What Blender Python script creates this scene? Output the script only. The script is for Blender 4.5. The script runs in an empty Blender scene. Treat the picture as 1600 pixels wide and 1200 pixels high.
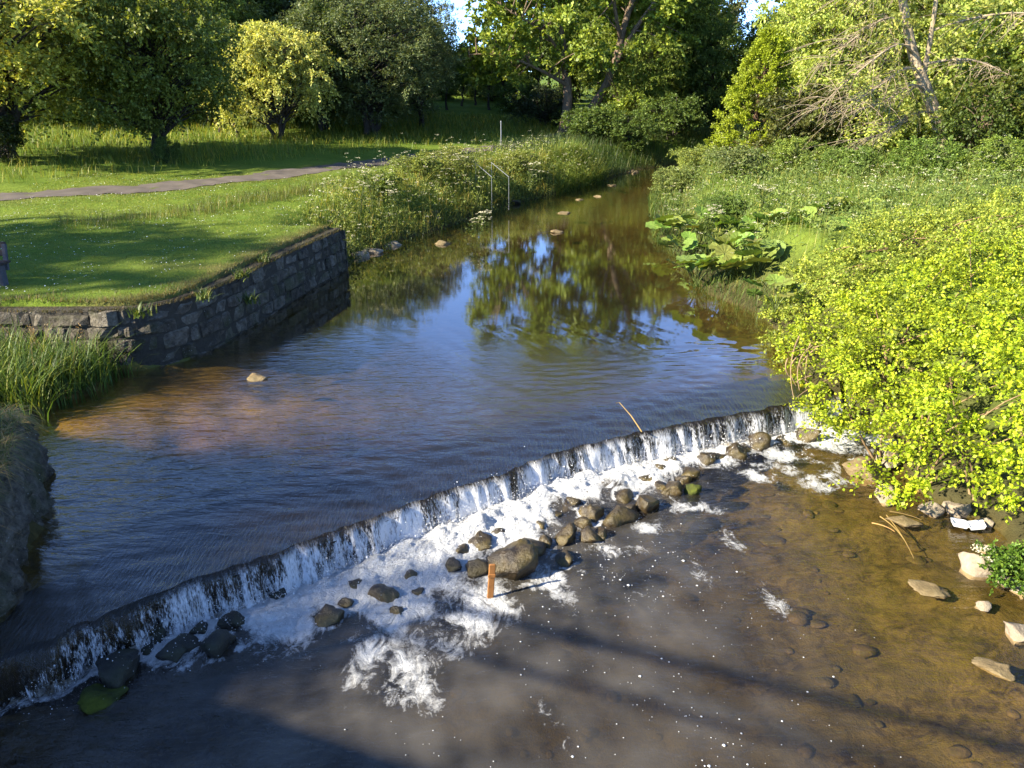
import bpy, math, random
import numpy as np
R = math.radians
rng = np.random.default_rng(7)
random.seed(7)
S = bpy.context.scene
COL = S.collection

# ------------------------------------------------------------------ camera, world, sun, exposure
CAM_H = 5.0
F_PX = 1240.0
PITCH = math.atan((600 - 120) / F_PX)
SUN_EL = R(29)
SUN_BACK = R(26)                      # the sun stands to the left, 26 degrees behind the camera's own left
cam_d = bpy.data.cameras.new('camera')
cam = bpy.data.objects.new('camera', cam_d)
COL.objects.link(cam)
cam.location = (0, 0, CAM_H)
cam.rotation_euler = (R(90) - PITCH, 0, 0)
cam_d.sensor_width = 36
cam_d.lens = 36 * F_PX / 1600
cam_d.clip_end = 2000
S.camera = cam

to_sun = np.array([-math.cos(SUN_EL) * math.cos(SUN_BACK), -math.cos(SUN_EL) * math.sin(SUN_BACK), math.sin(SUN_EL)])
W = bpy.data.worlds.new('World')
S.world = W
W.use_nodes = True
wn = W.node_tree
wn.nodes.clear()
sky = wn.nodes.new('ShaderNodeTexSky')
sky.sky_type = 'NISHITA'
sky.sun_disc = False
sky.sun_elevation = SUN_EL
sky.sun_rotation = math.atan2(to_sun[0], to_sun[1])
sky.altitude = 6000
sky.air_density = 0.65
sky.dust_density = 0.0
sky.ozone_density = 3.0
bg = wn.nodes.new('ShaderNodeBackground')
bg.inputs['Strength'].default_value = 0.15
wo = wn.nodes.new('ShaderNodeOutputWorld')
wn.links.new(sky.outputs[0], bg.inputs[0])
wn.links.new(bg.outputs[0], wo.inputs[0])

sun_d = bpy.data.lights.new('sun', 'SUN')
sun_d.energy = 3.7
sun_d.angle = R(0.9)
sun_d.color = (1.0, 0.90, 0.72)
sun = bpy.data.objects.new('sun', sun_d)
COL.objects.link(sun)
sun.rotation_euler = (R(90) - SUN_EL, 0, math.atan2(to_sun[1], to_sun[0]) + R(90))
S.view_settings.view_transform = 'Standard'
S.view_settings.look = 'None'
S.view_settings.exposure = 2.3
S.view_settings.gamma = 1
S.view_settings.use_curve_mapping = False
S.render.engine = 'CYCLES'
S.cycles.max_bounces = 8
S.cycles.transparent_max_bounces = 16
S.cycles.caustics_reflective = False
S.cycles.caustics_refractive = False
S.cycles.sample_clamp_indirect = 6
S.cycles.use_denoising = True

# ------------------------------------------------------------------ helpers
def link(o, parent=None):
    COL.objects.link(o)
    if parent is not None:
        o.parent = parent
    return o

def tag(o, label=None, cat=None, group=None, kind=None):
    for k, v in (('label', label), ('category', cat), ('group', group), ('kind', kind)):
        if v:
            o[k] = v
    return o

def empty(name, loc=(0, 0, 0), rz=0):
    o = bpy.data.objects.new(name, None)
    o.empty_display_size = 0.3
    o.location = loc
    o.rotation_euler = (0, 0, rz)
    return link(o)

def mesh_np(name, V, quads=None, tris=None, mat=None, attrs=None, smooth=False, mats=None, midx=None):
    """mesh from numpy arrays"""
    V = np.asarray(V, dtype=np.float32)
    nq = 0 if quads is None else len(quads)
    nt = 0 if tris is None else len(tris)
    me = bpy.data.meshes.new(name)
    me.vertices.add(len(V))
    me.vertices.foreach_set('co', V.ravel())
    loops = []
    if nq: loops.append(np.asarray(quads, dtype=np.int32).ravel())
    if nt: loops.append(np.asarray(tris, dtype=np.int32).ravel())
    loops = np.concatenate(loops)
    me.loops.add(len(loops))
    me.loops.foreach_set('vertex_index', loops)
    me.polygons.add(nq + nt)
    starts = np.concatenate([np.arange(nq) * 4, nq * 4 + np.arange(nt) * 3]).astype(np.int32)
    me.polygons.foreach_set('loop_start', starts)
    me.polygons.foreach_set('loop_total', np.concatenate([np.full(nq, 4), np.full(nt, 3)]).astype(np.int32))
    if smooth:
        me.polygons.foreach_set('use_smooth', np.ones(nq + nt, dtype=bool))
    if mats:
        for m in mats: me.materials.append(m)
        if midx is not None:
            me.polygons.foreach_set('material_index', np.asarray(midx, dtype=np.int32))
    elif mat:
        me.materials.append(mat)
    for k, a in (attrs or {}).items():
        at = me.attributes.new(k, 'FLOAT', 'POINT')
        at.data.foreach_set('value', np.asarray(a, dtype=np.float32))
    me.update()
    me.validate()
    return me

def obj(name, me, parent=None, loc=None):
    o = bpy.data.objects.new(name, me)
    if loc is not None: o.location = loc
    return link(o, parent)

def unit(a):
    return a / np.maximum(np.linalg.norm(a, axis=-1, keepdims=True), 1e-9)

class Wob:
    """cheap smooth noise, a sum of sines; about -1..1"""
    def __init__(s, seed, dim=2, n=10, f0=1.0, spread=3.0):
        g = np.random.default_rng(seed)
        d = unit(g.normal(size=(n, dim)))
        f = f0 * spread ** g.uniform(0, 1, n)
        s.k = d * f[:, None] * 2 * np.pi
        s.p = g.uniform(0, 6.28, n)
        s.a = (f0 / f) ** 0.7
        s.a = s.a / np.sqrt((s.a ** 2).sum() / 2) * 0.5
    def __call__(s, *c):
        P = np.stack(np.broadcast_arrays(*c), -1)
        return np.tensordot(np.sin(P @ s.k.T + s.p), s.a, axes=([-1], [0]))

def sstep(a, b, x):
    t = np.clip((x - a) / (b - a), 0, 1)
    return t * t * (3 - 2 * t)

def col_at(px, Y, z=1.5):
    """sideways position of something seen in column px that stands Y metres up the valley"""
    return (px - 800) / F_PX * (Y * math.cos(PITCH) + (CAM_H - z) * math.sin(PITCH))

def on_plane(px, py, z):
    a = (px - 800) / F_PX; b = (600 - py) / F_PX
    d = (a, math.cos(PITCH) + b * math.sin(PITCH), -math.sin(PITCH) + b * math.cos(PITCH))
    t = (z - CAM_H) / d[2]
    return (d[0] * t, d[1] * t)

def smooth_line(P, n, it=3):
    P = np.array(P, float)
    for _ in range(it):
        Q = np.empty((2 * len(P), P.shape[1]))
        Q[0::2] = P
        Q[1:-1:2] = 0.5 * (P[:-1] + P[1:])
        Q = Q[:-1]
        Q2 = Q.copy()
        Q2[1:-1] = 0.25 * Q[:-2] + 0.5 * Q[1:-1] + 0.25 * Q[2:]
        P = Q2
    d = np.concatenate([[0], np.cumsum(np.linalg.norm(np.diff(P, axis=0), axis=1))])
    t = np.linspace(0, d[-1], n)
    return np.stack([np.interp(t, d, P[:, k]) for k in range(P.shape[1])], 1)

# ------------------------------------------------------------------ node materials
class N:
    def __init__(s, name):
        s.m = bpy.data.materials.new(name)
        s.m.use_nodes = True
        s.t = s.m.node_tree
        s.t.nodes.clear()
        s.out = s.t.nodes.new('ShaderNodeOutputMaterial')
    def new(s, typ, **kw):
        n = s.t.nodes.new('ShaderNode' + typ)
        for k, v in kw.items(): setattr(n, k, v)
        return n
    def set(s, sock, v):
        if hasattr(v, 'is_output'): s.t.links.new(v, sock)
        elif isinstance(v, (tuple, list)) and len(v) == 3 and sock.type == 'RGBA': sock.default_value = (*v, 1)
        else: sock.default_value = v
    def coord(s, kind='Object'):
        return s.new('TexCoord').outputs[kind]
    def pos(s):
        return s.new('NewGeometry').outputs['Position']
    def mapv(s, v, scale=(1, 1, 1), rot=(0, 0, 0)):
        n = s.new('Mapping')
        s.set(n.inputs['Vector'], v)
        n.inputs['Scale'].default_value = scale
        n.inputs['Rotation'].default_value = rot
        return n.outputs[0]
    def noise(s, v, scale, detail=4, rough=0.55, dist=0.0):
        n = s.new('TexNoise')
        s.set(n.inputs['Vector'], v)
        n.inputs['Scale'].default_value = scale
        n.inputs['Detail'].default_value = detail
        n.inputs['Roughness'].default_value = rough
        n.inputs['Distortion'].default_value = dist
        return n.outputs[0]
    def voro(s, v, scale, feature='F1', out='Distance'):
        n = s.new('TexVoronoi', feature=feature)
        s.set(n.inputs['Vector'], v)
        n.inputs['Scale'].default_value = scale
        return n.outputs[out]
    def ramp(s, f, stops):
        n = s.new('ValToRGB')
        e = n.color_ramp.elements
        while len(e) < len(stops): e.new(0.5)
        for k, (p, c) in enumerate(stops):
            e[k].position = p
            e[k].color = (*c, 1) if isinstance(c, (tuple, list)) else (c, c, c, 1)
        s.set(n.inputs[0], f)
        return n.outputs[0]
    def math(s, op, a, b=0.0, c=None, clamp=False):
        n = s.new('Math', operation=op)
        n.use_clamp = clamp
        s.set(n.inputs[0], a); s.set(n.inputs[1], b)
        if c is not None: s.set(n.inputs[2], c)
        return n.outputs[0]
    def maprange(s, v, a, b, c=0.0, d=1.0):
        n = s.new('MapRange')
        s.set(n.inputs[0], v)
        for i, x in enumerate((a, b, c, d)): n.inputs[i + 1].default_value = x
        return n.outputs[0]
    def mix(s, f, a, b, blend='MIX'):
        n = s.new('Mix', data_type='RGBA', blend_type=blend)
        s.set(n.inputs[0], f); s.set(n.inputs[6], a); s.set(n.inputs[7], b)
        return n.outputs[2]
    def attr(s, name):
        return s.new('Attribute', attribute_name=name).outputs['Fac']
    def bump(s, h, strength=0.5, dist=0.02, normal=None):
        n = s.new('Bump')
        s.set(n.inputs['Height'], h)
        s.set(n.inputs['Strength'], strength)
        n.inputs['Distance'].default_value = dist
        if normal is not None: s.set(n.inputs['Normal'], normal)
        return n.outputs[0]
    def schlick(s, f0, normal, power=5.0):
        g = s.new('NewGeometry')
        d = s.new('VectorMath', operation='DOT_PRODUCT')
        s.set(d.inputs[0], normal); s.set(d.inputs[1], g.outputs['Incoming'])
        c = s.math('SUBTRACT', 1.0, s.math('ABSOLUTE', d.outputs['Value']), clamp=True)
        return s.math('MULTIPLY_ADD', s.math('POWER', c, power), 1.0 - f0, f0, clamp=True)
    def principled(s, color, rough=0.7, spec=0.3, normal=None):
        n = s.new('BsdfPrincipled')
        s.set(n.inputs['Base Color'], color)
        s.set(n.inputs['Roughness'], rough)
        n.inputs['Specular IOR Level'].default_value = spec
        if normal is not None: s.set(n.inputs['Normal'], normal)
        return n.outputs[0]
    def mixs(s, f, a, b):
        n = s.new('MixShader')
        s.set(n.inputs[0], f); s.set(n.inputs[1], a); s.set(n.inputs[2], b)
        return n.outputs[0]
    def end(s, sh):
        s.t.links.new(sh, s.out.inputs['Surface'])
        return s.m

def leaf_mat(name, base=None, var=0.45, trans=0.4, yellow=0.25, rough=0.5, spec=0.35):
    """leaf: the object's own colour (or a fixed one), varied leaf by leaf"""
    n = N(name)
    g = n.new('NewGeometry').outputs['Random Per Island']
    oi = n.new('ObjectInfo').outputs['Color'] if base is None else None
    c = base if base is not None else oi
    v = n.maprange(g, 0, 1, 1 - var, 1 + var)
    c1 = n.mix(1.0, c, n.new('CombineColor').outputs[0], 'MULTIPLY') if False else None
    cc = n.new('CombineColor')
    n.set(cc.inputs[0], n.math('MULTIPLY', v, n.maprange(g, 0.6, 1, 1.0, 1 + yellow)))
    n.set(cc.inputs[1], v)
    n.set(cc.inputs[2], v)
    c2 = n.mix(1.0, c, cc.outputs[0], 'MULTIPLY')
    big = n.noise(n.coord('Object'), 1.1, 4, 0.65)
    c3 = n.mix(1.0, c2, n.ramp(big, [(0.3, 0.6), (0.7, 1.3)]), 'MULTIPLY')
    p = n.principled(c3, rough, spec)
    t = n.new('BsdfTranslucent')
    tc = n.mix(1.0, c3, (1.15, 1.1, 0.45), 'MULTIPLY')
    n.set(t.inputs[0], tc)
    return n.end(n.mixs(trans, p, t.outputs[0]))

def make_materials():
    M = {}
    M['leaf'] = leaf_mat('leaf')
    M['needle'] = leaf_mat('needle', var=0.35, trans=0.25, yellow=0.1)
    M['bush_leaf'] = leaf_mat('bush_leaf', var=0.6, trans=0.42, yellow=0.3)
    M['blade'] = leaf_mat('blade', var=0.5, trans=0.35, yellow=0.7)
    n = N('butterbur')
    p = n.coord('Object')
    gr_ = n.new('TexGradient', gradient_type='RADIAL'); n.set(gr_.inputs[0], p)
    vein = n.math('PINGPONG', n.math('MULTIPLY', gr_.outputs['Fac'], 11.0), 0.5)
    c = n.mix(1.0, n.new('ObjectInfo').outputs['Color'], n.ramp(n.noise(p, 3.5, 5, 0.65), [(0.3, 0.65), (0.7, 1.25)]), 'MULTIPLY')
    c = n.mix(n.ramp(vein, [(0.02, 0.5), (0.09, 0.0)]), c, (0.24, 0.32, 0.10))
    t = n.new('BsdfTranslucent'); n.set(t.inputs[0], n.mix(1.0, c, (1.1, 1.0, 0.5), 'MULTIPLY'))
    M['butterbur'] = n.end(n.mixs(0.3, n.principled(c, 0.5, 0.3, n.bump(vein, 0.5, 0.03)), t.outputs[0]))
    M['umbel'] = leaf_mat('umbel', (0.62, 0.58, 0.40), var=0.25, trans=0.25, yellow=0.0)
    M['daisy'] = leaf_mat('daisy', (0.75, 0.75, 0.70), var=0.2, trans=0.1, yellow=0.0)
    M['straw'] = leaf_mat('straw', (0.33, 0.225, 0.075), var=0.4, trans=0.2, yellow=0.2)

    n = N('bark')
    p = n.coord('Object')
    f = n.noise(n.mapv(p, (6, 6, 1.2)), 3, 6)
    c = n.mix(1.0, n.new('ObjectInfo').outputs['Color'], n.ramp(f, [(0.3, 0.45), (0.7, 1.35)]), 'MULTIPLY')
    M['bark'] = n.end(n.principled(c, 0.9, 0.1, n.bump(f, 0.8, 0.03)))

    # ground: grass, earth on the banks, silt and sand under the water
    n = N('terrain')
    p = n.pos()
    g1 = n.noise(p, 0.35, 4); g2 = n.noise(p, 7, 5, 0.7); g3 = n.noise(p, 40, 3, 0.7)
    lawn = n.mix(n.ramp(g1, [(0.35, 0.0), (0.65, 1.0)]), (0.088, 0.145, 0.016), (0.145, 0.195, 0.025))
    lawn = n.mix(1.0, lawn, n.ramp(n.math('MULTIPLY_ADD', g3, 0.5, n.math('MULTIPLY', g2, 0.5)), [(0.3, 0.55), (0.7, 1.35)]), 'MULTIPLY')
    dry = n.mix(n.ramp(g2, [(0.35, 0.0), (0.7, 1.0)]), (0.11, 0.085, 0.040), (0.12, 0.12, 0.030))
    lawn = n.mix(n.math('MULTIPLY', n.attr('dry'), n.ramp(g2, [(0.25, 0.3), (0.6, 1.0)])), lawn, dry)
    earth = n.mix(g2, (0.035, 0.026, 0.014), (0.07, 0.055, 0.03))
    land = n.mix(n.attr('earth'), lawn, earth)
    b1 = n.noise(p, 1.1, 5, 0.6, 0.6); b2 = n.noise(p, 5.5, 6, 0.7, 0.9); b3 = n.voro(p, 9)
    silt = n.mix(n.ramp(b2, [(0.36, 0.0), (0.60, 1.0)]), (0.024, 0.017, 0.006), (0.100, 0.074, 0.022))
    silt = n.mix(n.ramp(b1, [(0.42, 0.0), (0.62, 0.55)]), silt, (0.065, 0.052, 0.012))
    sand = n.mix(n.ramp(b2, [(0.3, 0.0), (0.7, 1.0)]), (0.125, 0.078, 0.016), (0.26, 0.170, 0.040))
    sand = n.mix(n.ramp(b1, [(0.5, 0.0), (0.68, 0.7)]), sand, (0.10, 0.05, 0.012))
    bed = n.mix(n.attr('sand'), silt, sand)
    c = n.mix(n.attr('bed'), land, bed)
    h = n.math('ADD', n.math('MULTIPLY', g2, 0.6), n.math('MULTIPLY', g3, 0.5))
    M['terrain'] = n.end(n.principled(c, 0.95, 0.1, n.bump(h, 0.7, 0.06)))

    n = N('asphalt')
    p = n.pos()
    f = n.noise(p, 60, 3, 0.7); f2 = n.noise(p, 1.5, 4)
    c = n.mix(f, (0.068, 0.056, 0.046), (0.14, 0.118, 0.095))
    c = n.mix(1.0, c, n.ramp(f2, [(0.3, 0.8), (0.7, 1.25)]), 'MULTIPLY')
    M['asphalt'] = n.end(n.principled(c, 0.9, 0.2, n.bump(f, 0.5, 0.01)))

    n = N('wall_stone')
    p = n.pos()
    oi = n.new('ObjectInfo').outputs['Random']
    f = n.noise(p, 7, 7, 0.7); f2 = n.noise(p, 1.6, 4)
    c = n.ramp(f, [(0.30, (0.042, 0.036, 0.028)), (0.52, (0.15, 0.132, 0.102)), (0.72, (0.28, 0.25, 0.195))])
    c = n.mix(1.0, c, n.ramp(oi, [(0.0, 0.6), (1.0, 1.3)]), 'MULTIPLY')
    c = n.mix(n.ramp(f2, [(0.5, 0.0), (0.65, 0.6)]), c, (0.06, 0.07, 0.022))
    lich = n.voro(p, 22)
    c = n.mix(n.math('MULTIPLY', n.ramp(lich, [(0.10, 1.0), (0.2, 0.0)]), n.ramp(n.noise(p, 3.0, 3), [(0.5, 0), (0.62, 1.0)])), c, (0.42, 0.42, 0.38))
    M['wall_stone'] = n.end(n.principled(c, 0.9, 0.2, n.bump(n.math('ADD', f, n.math('MULTIPLY', n.noise(p, 24, 4, 0.7), 0.4)), 1.0, 0.12)))
    n = N('mortar')
    f = n.noise(n.pos(), 14, 6, 0.7)
    M['mortar'] = n.end(n.principled(n.mix(f, (0.025, 0.022, 0.018), (0.10, 0.09, 0.07)), 0.95, 0.1, n.bump(f, 0.9, 0.05)))

    def rock(name, dark, mid, light, moss, mossy, rough, spec):
        n = N(name)
        p = n.coord('Object')
        f = n.noise(p, 5, 8, 0.7); f2 = n.noise(p, 2.2, 4); f3 = n.noise(p, 26, 4, 0.7)
        c = n.ramp(f, [(0.28, dark), (0.5, mid), (0.75, light)])
        up = n.new('SeparateXYZ'); n.set(up.inputs[0], n.new('NewGeometry').outputs['Normal'])
        mk = n.math('MULTIPLY', n.ramp(f2, [(0.42, 0.0), (0.58, 1.0)]), n.maprange(up.outputs[2], -0.2, 0.6), clamp=True)
        c = n.mix(n.math('MULTIPLY', mk, mossy), c, n.mix(f3, tuple(0.4 * x for x in moss), moss))
        return n.end(n.principled(c, rough, spec, n.bump(n.math('ADD', f, n.math('MULTIPLY', f3, 0.35)), 0.9, 0.05)))
    M['wet_rock'] = rock('wet_rock', (0.009, 0.006, 0.003), (0.036, 0.024, 0.010), (0.11, 0.072, 0.026), (0.13, 0.095, 0.016), 0.8, 0.32, 0.6)
    M['dark_rock'] = rock('dark_rock', (0.010, 0.010, 0.009), (0.022, 0.021, 0.016), (0.045, 0.042, 0.03), (0.05, 0.06, 0.010), 0.35, 0.55, 0.4)
    M['moss_rock'] = rock('moss_rock', (0.02, 0.025, 0.008), (0.04, 0.05, 0.010), (0.07, 0.085, 0.014), (0.10, 0.12, 0.012), 1.0, 0.8, 0.2)
    M['dry_rock'] = rock('dry_rock', (0.15, 0.115, 0.08), (0.30, 0.245, 0.18), (0.42, 0.36, 0.28), (0.13, 0.12, 0.05), 0.3, 0.85, 0.2)
    M['silt_rock'] = rock('silt_rock', (0.09, 0.065, 0.03), (0.19, 0.14, 0.07), (0.30, 0.24, 0.14), (0.12, 0.09, 0.03), 0.5, 0.6, 0.3)

    M['bed_stone'] = rock('bed_stone', (0.030, 0.021, 0.008), (0.075, 0.052, 0.018), (0.14, 0.10, 0.038), (0.07, 0.06, 0.015), 0.8, 0.8, 0.2)

    def water(name, near_foam):
        n = N(name)
        p = n.pos()
        flow = R(-33)
        rip = n.attr('ripple'); tb = n.attr('turbid'); st = n.attr('stream')
        w1 = n.noise(n.mapv(p, (2.2, 6.5, 1), (0, 0, R(-8))), 1.0, 3, 0.5, 0.5)
        w2 = n.noise(n.mapv(p, (7, 20, 1), (0, 0, R(-14))), 1.0, 3, 0.55, 0.3)
        w3 = n.noise(n.mapv(p, (26, 4.5, 1), (0, 0, flow)), 1.0, 4, 0.65, 0.2)
        w4 = n.noise(n.mapv(p, (3.0, 7.5, 1), (0, 0, R(-25))), 1.0, 4, 0.6, 1.2)
        if near_foam:
            h = n.math('ADD', n.math('MULTIPLY', w4, 1.0), n.math('MULTIPLY', w2, 0.25))
        else:
            h = n.math('ADD', n.math('MULTIPLY', w1, 1.0), n.math('MULTIPLY', w2, 0.45))
        h = n.math('MULTIPLY', h, rip)
        h = n.math('ADD', h, n.math('MULTIPLY', n.math('MULTIPLY', w3, 0.7), st))
        nb = n.bump(h, 1.0, 0.05)
        fr = n.schlick(0.035, nb) if near_foam else n.schlick(0.03, nb, 2.95)
        gl = n.new('BsdfGlossy'); n.set(gl.inputs['Color'], (1, 1, 1)); n.set(gl.inputs['Roughness'], 0.03); n.set(gl.inputs['Normal'], nb)
        tr = n.new('BsdfTransparent'); n.set(tr.inputs[0], n.mix(n.attr('deep'), (0.93, 0.86, 0.70), (0.42, 0.36, 0.22)))
        df = n.new('BsdfDiffuse')
        mur = n.noise(p, 1.4, 4, 0.6, 0.8)
        n.set(df.inputs[0], n.mix(mur, (0.078, 0.070, 0.058), (0.150, 0.137, 0.115)))
        base = n.mixs(tb, tr.outputs[0], df.outputs[0])
        wat = n.mixs(fr, base, gl.outputs[0])
        fo = n.attr('foam')
        f1 = n.noise(n.mapv(p, (5.5, 3.2, 5), (0, 0, R(-30))), 1.0, 7, 0.68, 2.2)
        f2 = n.noise(p, 26, 5, 0.75, 1.0)
        f3 = n.noise(p, 2.3, 3, 0.6, 1.0)
        ff = n.math('ADD', n.math('MULTIPLY', f1, 0.62), n.math('MULTIPLY', f2, 0.26))
        ff = n.math('ADD', ff, n.math('MULTIPLY', f3, 0.22))
        m = n.maprange(n.math('SUBTRACT', ff, n.maprange(fo, 0, 1, 0.76, 0.27)), -0.04, 0.17)
        m = n.math('MULTIPLY', m, n.maprange(fo, 0.0, 0.10), clamp=True)
        fb = n.principled(n.mix(n.math('MULTIPLY_ADD', f1, 0.9, n.math('MULTIPLY_ADD', f2, 0.9, -0.45), clamp=True), (0.45, 0.46, 0.45), (0.86, 0.86, 0.85)), 0.6, 0.3, n.bump(n.math('ADD', f1, n.math('MULTIPLY', f2, 0.5)), 1.0, 0.08))
        return n.end(n.mixs(m, wat, fb))
    M['upper_water'] = water('upper_water', False)
    M['lower_water'] = water('lower_water', True)

    n = N('curtain')
    u = n.attr('along'); t = n.attr('drop')
    cv = n.new('CombineXYZ'); n.set(cv.inputs[0], n.math('MULTIPLY', u, 16.0)); n.set(cv.inputs[1], n.math('MULTIPLY', t, 1.6))
    f = n.noise(cv.outputs[0], 1.0, 5, 0.65, 0.5)
    cv2 = n.new('CombineXYZ'); n.set(cv2.inputs[0], n.math('MULTIPLY', u, 60.0)); n.set(cv2.inputs[1], n.math('MULTIPLY', t, 9.0))
    f2 = n.noise(cv2.outputs[0], 1.0, 3, 0.6, 0.5)
    wt = n.math('ADD', n.math('MULTIPLY', f, 0.62), n.math('MULTIPLY', f2, 0.42))
    thr = n.math('SUBTRACT', 0.80, n.math('MULTIPLY', n.attr('white'), 0.37))
    thr = n.math('SUBTRACT', thr, n.math('MULTIPLY', n.math('SQRT', t), 0.10))
    m = n.math('MULTIPLY', n.maprange(n.math('SUBTRACT', wt, thr), -0.02, 0.16), n.maprange(n.math('SUBTRACT', t, n.math('MULTIPLY', f, 0.5)), -0.26, -0.06), clamp=True)
    gl = n.new('BsdfGlossy'); n.set(gl.inputs['Roughness'], 0.12); nb = n.bump(wt, 0.8, 0.03); n.set(gl.inputs['Normal'], nb)
    tr = n.new('BsdfTransparent'); n.set(tr.inputs[0], (0.85, 0.80, 0.70))
    fr = n.schlick(0.03, nb)
    wb = n.principled((0.66, 0.67, 0.68), 0.4, 0.5, nb)
    M['curtain'] = n.end(n.mixs(m, n.mixs(fr, tr.outputs[0], gl.outputs[0]), wb))

    n = N('spray')
    p1 = n.principled((0.84, 0.85, 0.86), 0.25, 0.5)
    t = n.new('BsdfTranslucent'); n.set(t.inputs[0], (0.8, 0.82, 0.84))
    M['spray'] = n.end(n.mixs(0.3, p1, t.outputs[0]))

    n = N('sill')
    p = n.pos()
    f = n.noise(p, 6, 7, 0.7); f2 = n.noise(n.mapv(p, (30, 5, 5), (0, 0, R(-33))), 1.0, 4, 0.7)
    c = n.ramp(n.math('ADD', n.math('MULTIPLY', f, 0.5), n.math('MULTIPLY', f2, 0.5)), [(0.38, (0.005, 0.004, 0.003)), (0.58, (0.014, 0.011, 0.006)), (0.75, (0.06, 0.045, 0.02))])
    M['sill'] = n.end(n.principled(c, 0.75, 0.2, n.bump(f2, 1.0, 0.05)))

    def plain(name, c, rough=0.6, spec=0.4, metal=0.0, var=0.3):
        n = N(name)
        f = n.noise(n.coord('Object'), 9, 5, 0.65)
        cc = n.mix(1.0, c, n.ramp(f, [(0.3, 1 - var), (0.7, 1 + var)]), 'MULTIPLY')
        b = n.new('BsdfPrincipled')
        n.set(b.inputs['Base Color'], cc); n.set(b.inputs['Roughness'], rough); n.set(b.inputs['Metallic'], metal)
        b.inputs['Specular IOR Level'].default_value = spec
        n.set(b.inputs['Normal'], n.bump(f, 0.3, 0.01))
        return n.end(b.outputs[0])
    M['galv'] = plain('galvanised_steel', (0.20, 0.21, 0.22), 0.5, 0.5, 0.3, 0.15)
    M['rust'] = plain('rusty_steel', (0.26, 0.115, 0.035), 0.85, 0.2)
    M['bench_wood'] = plain('bench_wood', (0.040, 0.032, 0.028), 0.8, 0.2)
    M['concrete'] = plain('concrete', (0.075, 0.075, 0.085), 0.9, 0.2)
    M['white_plastic'] = plain('white_plastic', (0.82, 0.82, 0.84), 0.4, 0.4, 0, 0.05)
    M['twig'] = plain('twig', (0.24, 0.17, 0.095), 0.9, 0.1)
    M['red_can'] = plain('red_can', (0.55, 0.03, 0.03), 0.4, 0.4, 0, 0.1)
    return M
M = make_materials()

# ------------------------------------------------------------------ the river's plan
LEFT = [(-5.35, 7.0), (-5.55, 8.1), (-6.16, 9.2), (-7.2, 10.9), (-7.55, 11.7), (-7.1, 12.5), (-7.15, 13.42), (-6.65, 13.62), (-6.1, 14.12), (-5.8, 15.05), (-5.58, 16.6),
        (-5.2, 19.0), (-4.6, 21.8), (-4.55, 23.3), (-3.4, 26.3), (-2.3, 28.4), (0.0, 33.7), (4.5, 41.3), (7.2, 47.0), (9.5, 49.6), (15, 51.5), (34, 55)]
RIGHT = [(34, 51), (14, 47.5), (10, 45), (7.7, 40), (6.2, 35.6), (4.9, 26.6), (5.0, 21.0), (4.75, 19.2), (5.6, 17.3), (5.35, 14.3), (5.2, 12.5)]
LOW_R = [(6.4, 11.9), (5.9, 10.6), (5.9, 9.8), (6.5, 9.1), (6.1, 8.2), (6.3, 7.0), (6.5, 4), (7, -20)]
LOW_L = [(-7, -20), (-6.4, 2.0), (-5.9, 4.5), (-5.4, 6.0)]
POLY = np.array(LEFT + RIGHT + LOW_R + LOW_L, float)
n_left = len(LEFT)
LIPPX = [(20, 1015), (60, 1000), (200, 940), (400, 875), (600, 800), (760, 745), (930, 690), (1000, 672), (1130, 652), (1260, 625)]
LIP_Z = -0.11
LIP0 = np.array([on_plane(a, b, LIP_Z) for a, b in LIPPX])
UPSTREAM = unit(np.array([-0.54, 0.84]))

def inside(x, y, P=POLY):
    c = np.zeros(np.shape(x), bool)
    for a, b in zip(P, np.roll(P, -1, 0)):
        with np.errstate(divide='ignore', invalid='ignore'):
            hit = ((a[1] > y) != (b[1] > y)) & (x < (b[0] - a[0]) * (y - a[1]) / (b[1] - a[1]) + a[0])
        c ^= hit
    return c

def dist_line(x, y, P, closed=False):
    """distance to a polyline and the index of the nearest segment"""
    best = np.full(np.shape(x), 1e9); ix = np.zeros(np.shape(x), int)
    Q = np.roll(P, -1, 0) if closed else P[1:]
    for k, (a, b) in enumerate(zip(P if closed else P[:-1], Q)):
        d = b - a
        t = np.clip(((x - a[0]) * d[0] + (y - a[1]) * d[1]) / (d @ d), 0, 1)
        q = np.hypot(x - a[0] - t * d[0], y - a[1] - t * d[1])
        m = q < best
        best = np.where(m, q, best); ix = np.where(m, k, ix)
    return best, ix

def river_dist(x, y):
    """positive on land, negative in the river; and whether the nearest bank is the left one"""
    d, ix = dist_line(x, y, POLY, True)
    left = (ix < n_left) | (ix >= len(POLY) - len(LOW_L) - 0)
    return np.where(inside(x, y), -d, d), left

LIPX = np.vstack([LIP0[0] + (LIP0[0] - LIP0[2]) * 30, LIP0, LIP0[-1] + (LIP0[-1] - LIP0[-3]) * 30])
def upstream_of_lip(x, y):
    """signed distance from the weir's lip, positive upstream"""
    d, ix = dist_line(x, y, LIPX)
    a = LIPX[ix]; b = LIPX[np.minimum(ix + 1, len(LIPX) - 1)]
    cr = (b[..., 0] - a[..., 0]) * (y - a[..., 1]) - (b[..., 1] - a[..., 1]) * (x - a[..., 0])
    return np.where(cr > 0, d, -d)

PATH = smooth_line([(-34, 21), (-22, 23.6), (-16.3, 25.7), (-11.6, 29.5), (-8.1, 34.7), (-3.9, 42.1), (-0.6, 46.6), (1.2, 50), (4.0, 56), (9, 66)], 160)
wob1, wob2, wob3 = Wob(1, 2, 12, 0.08, 6), Wob(2, 2, 12, 0.5, 5), Wob(3, 2, 10, 0.25, 6)
LOW = -0.6

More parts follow.
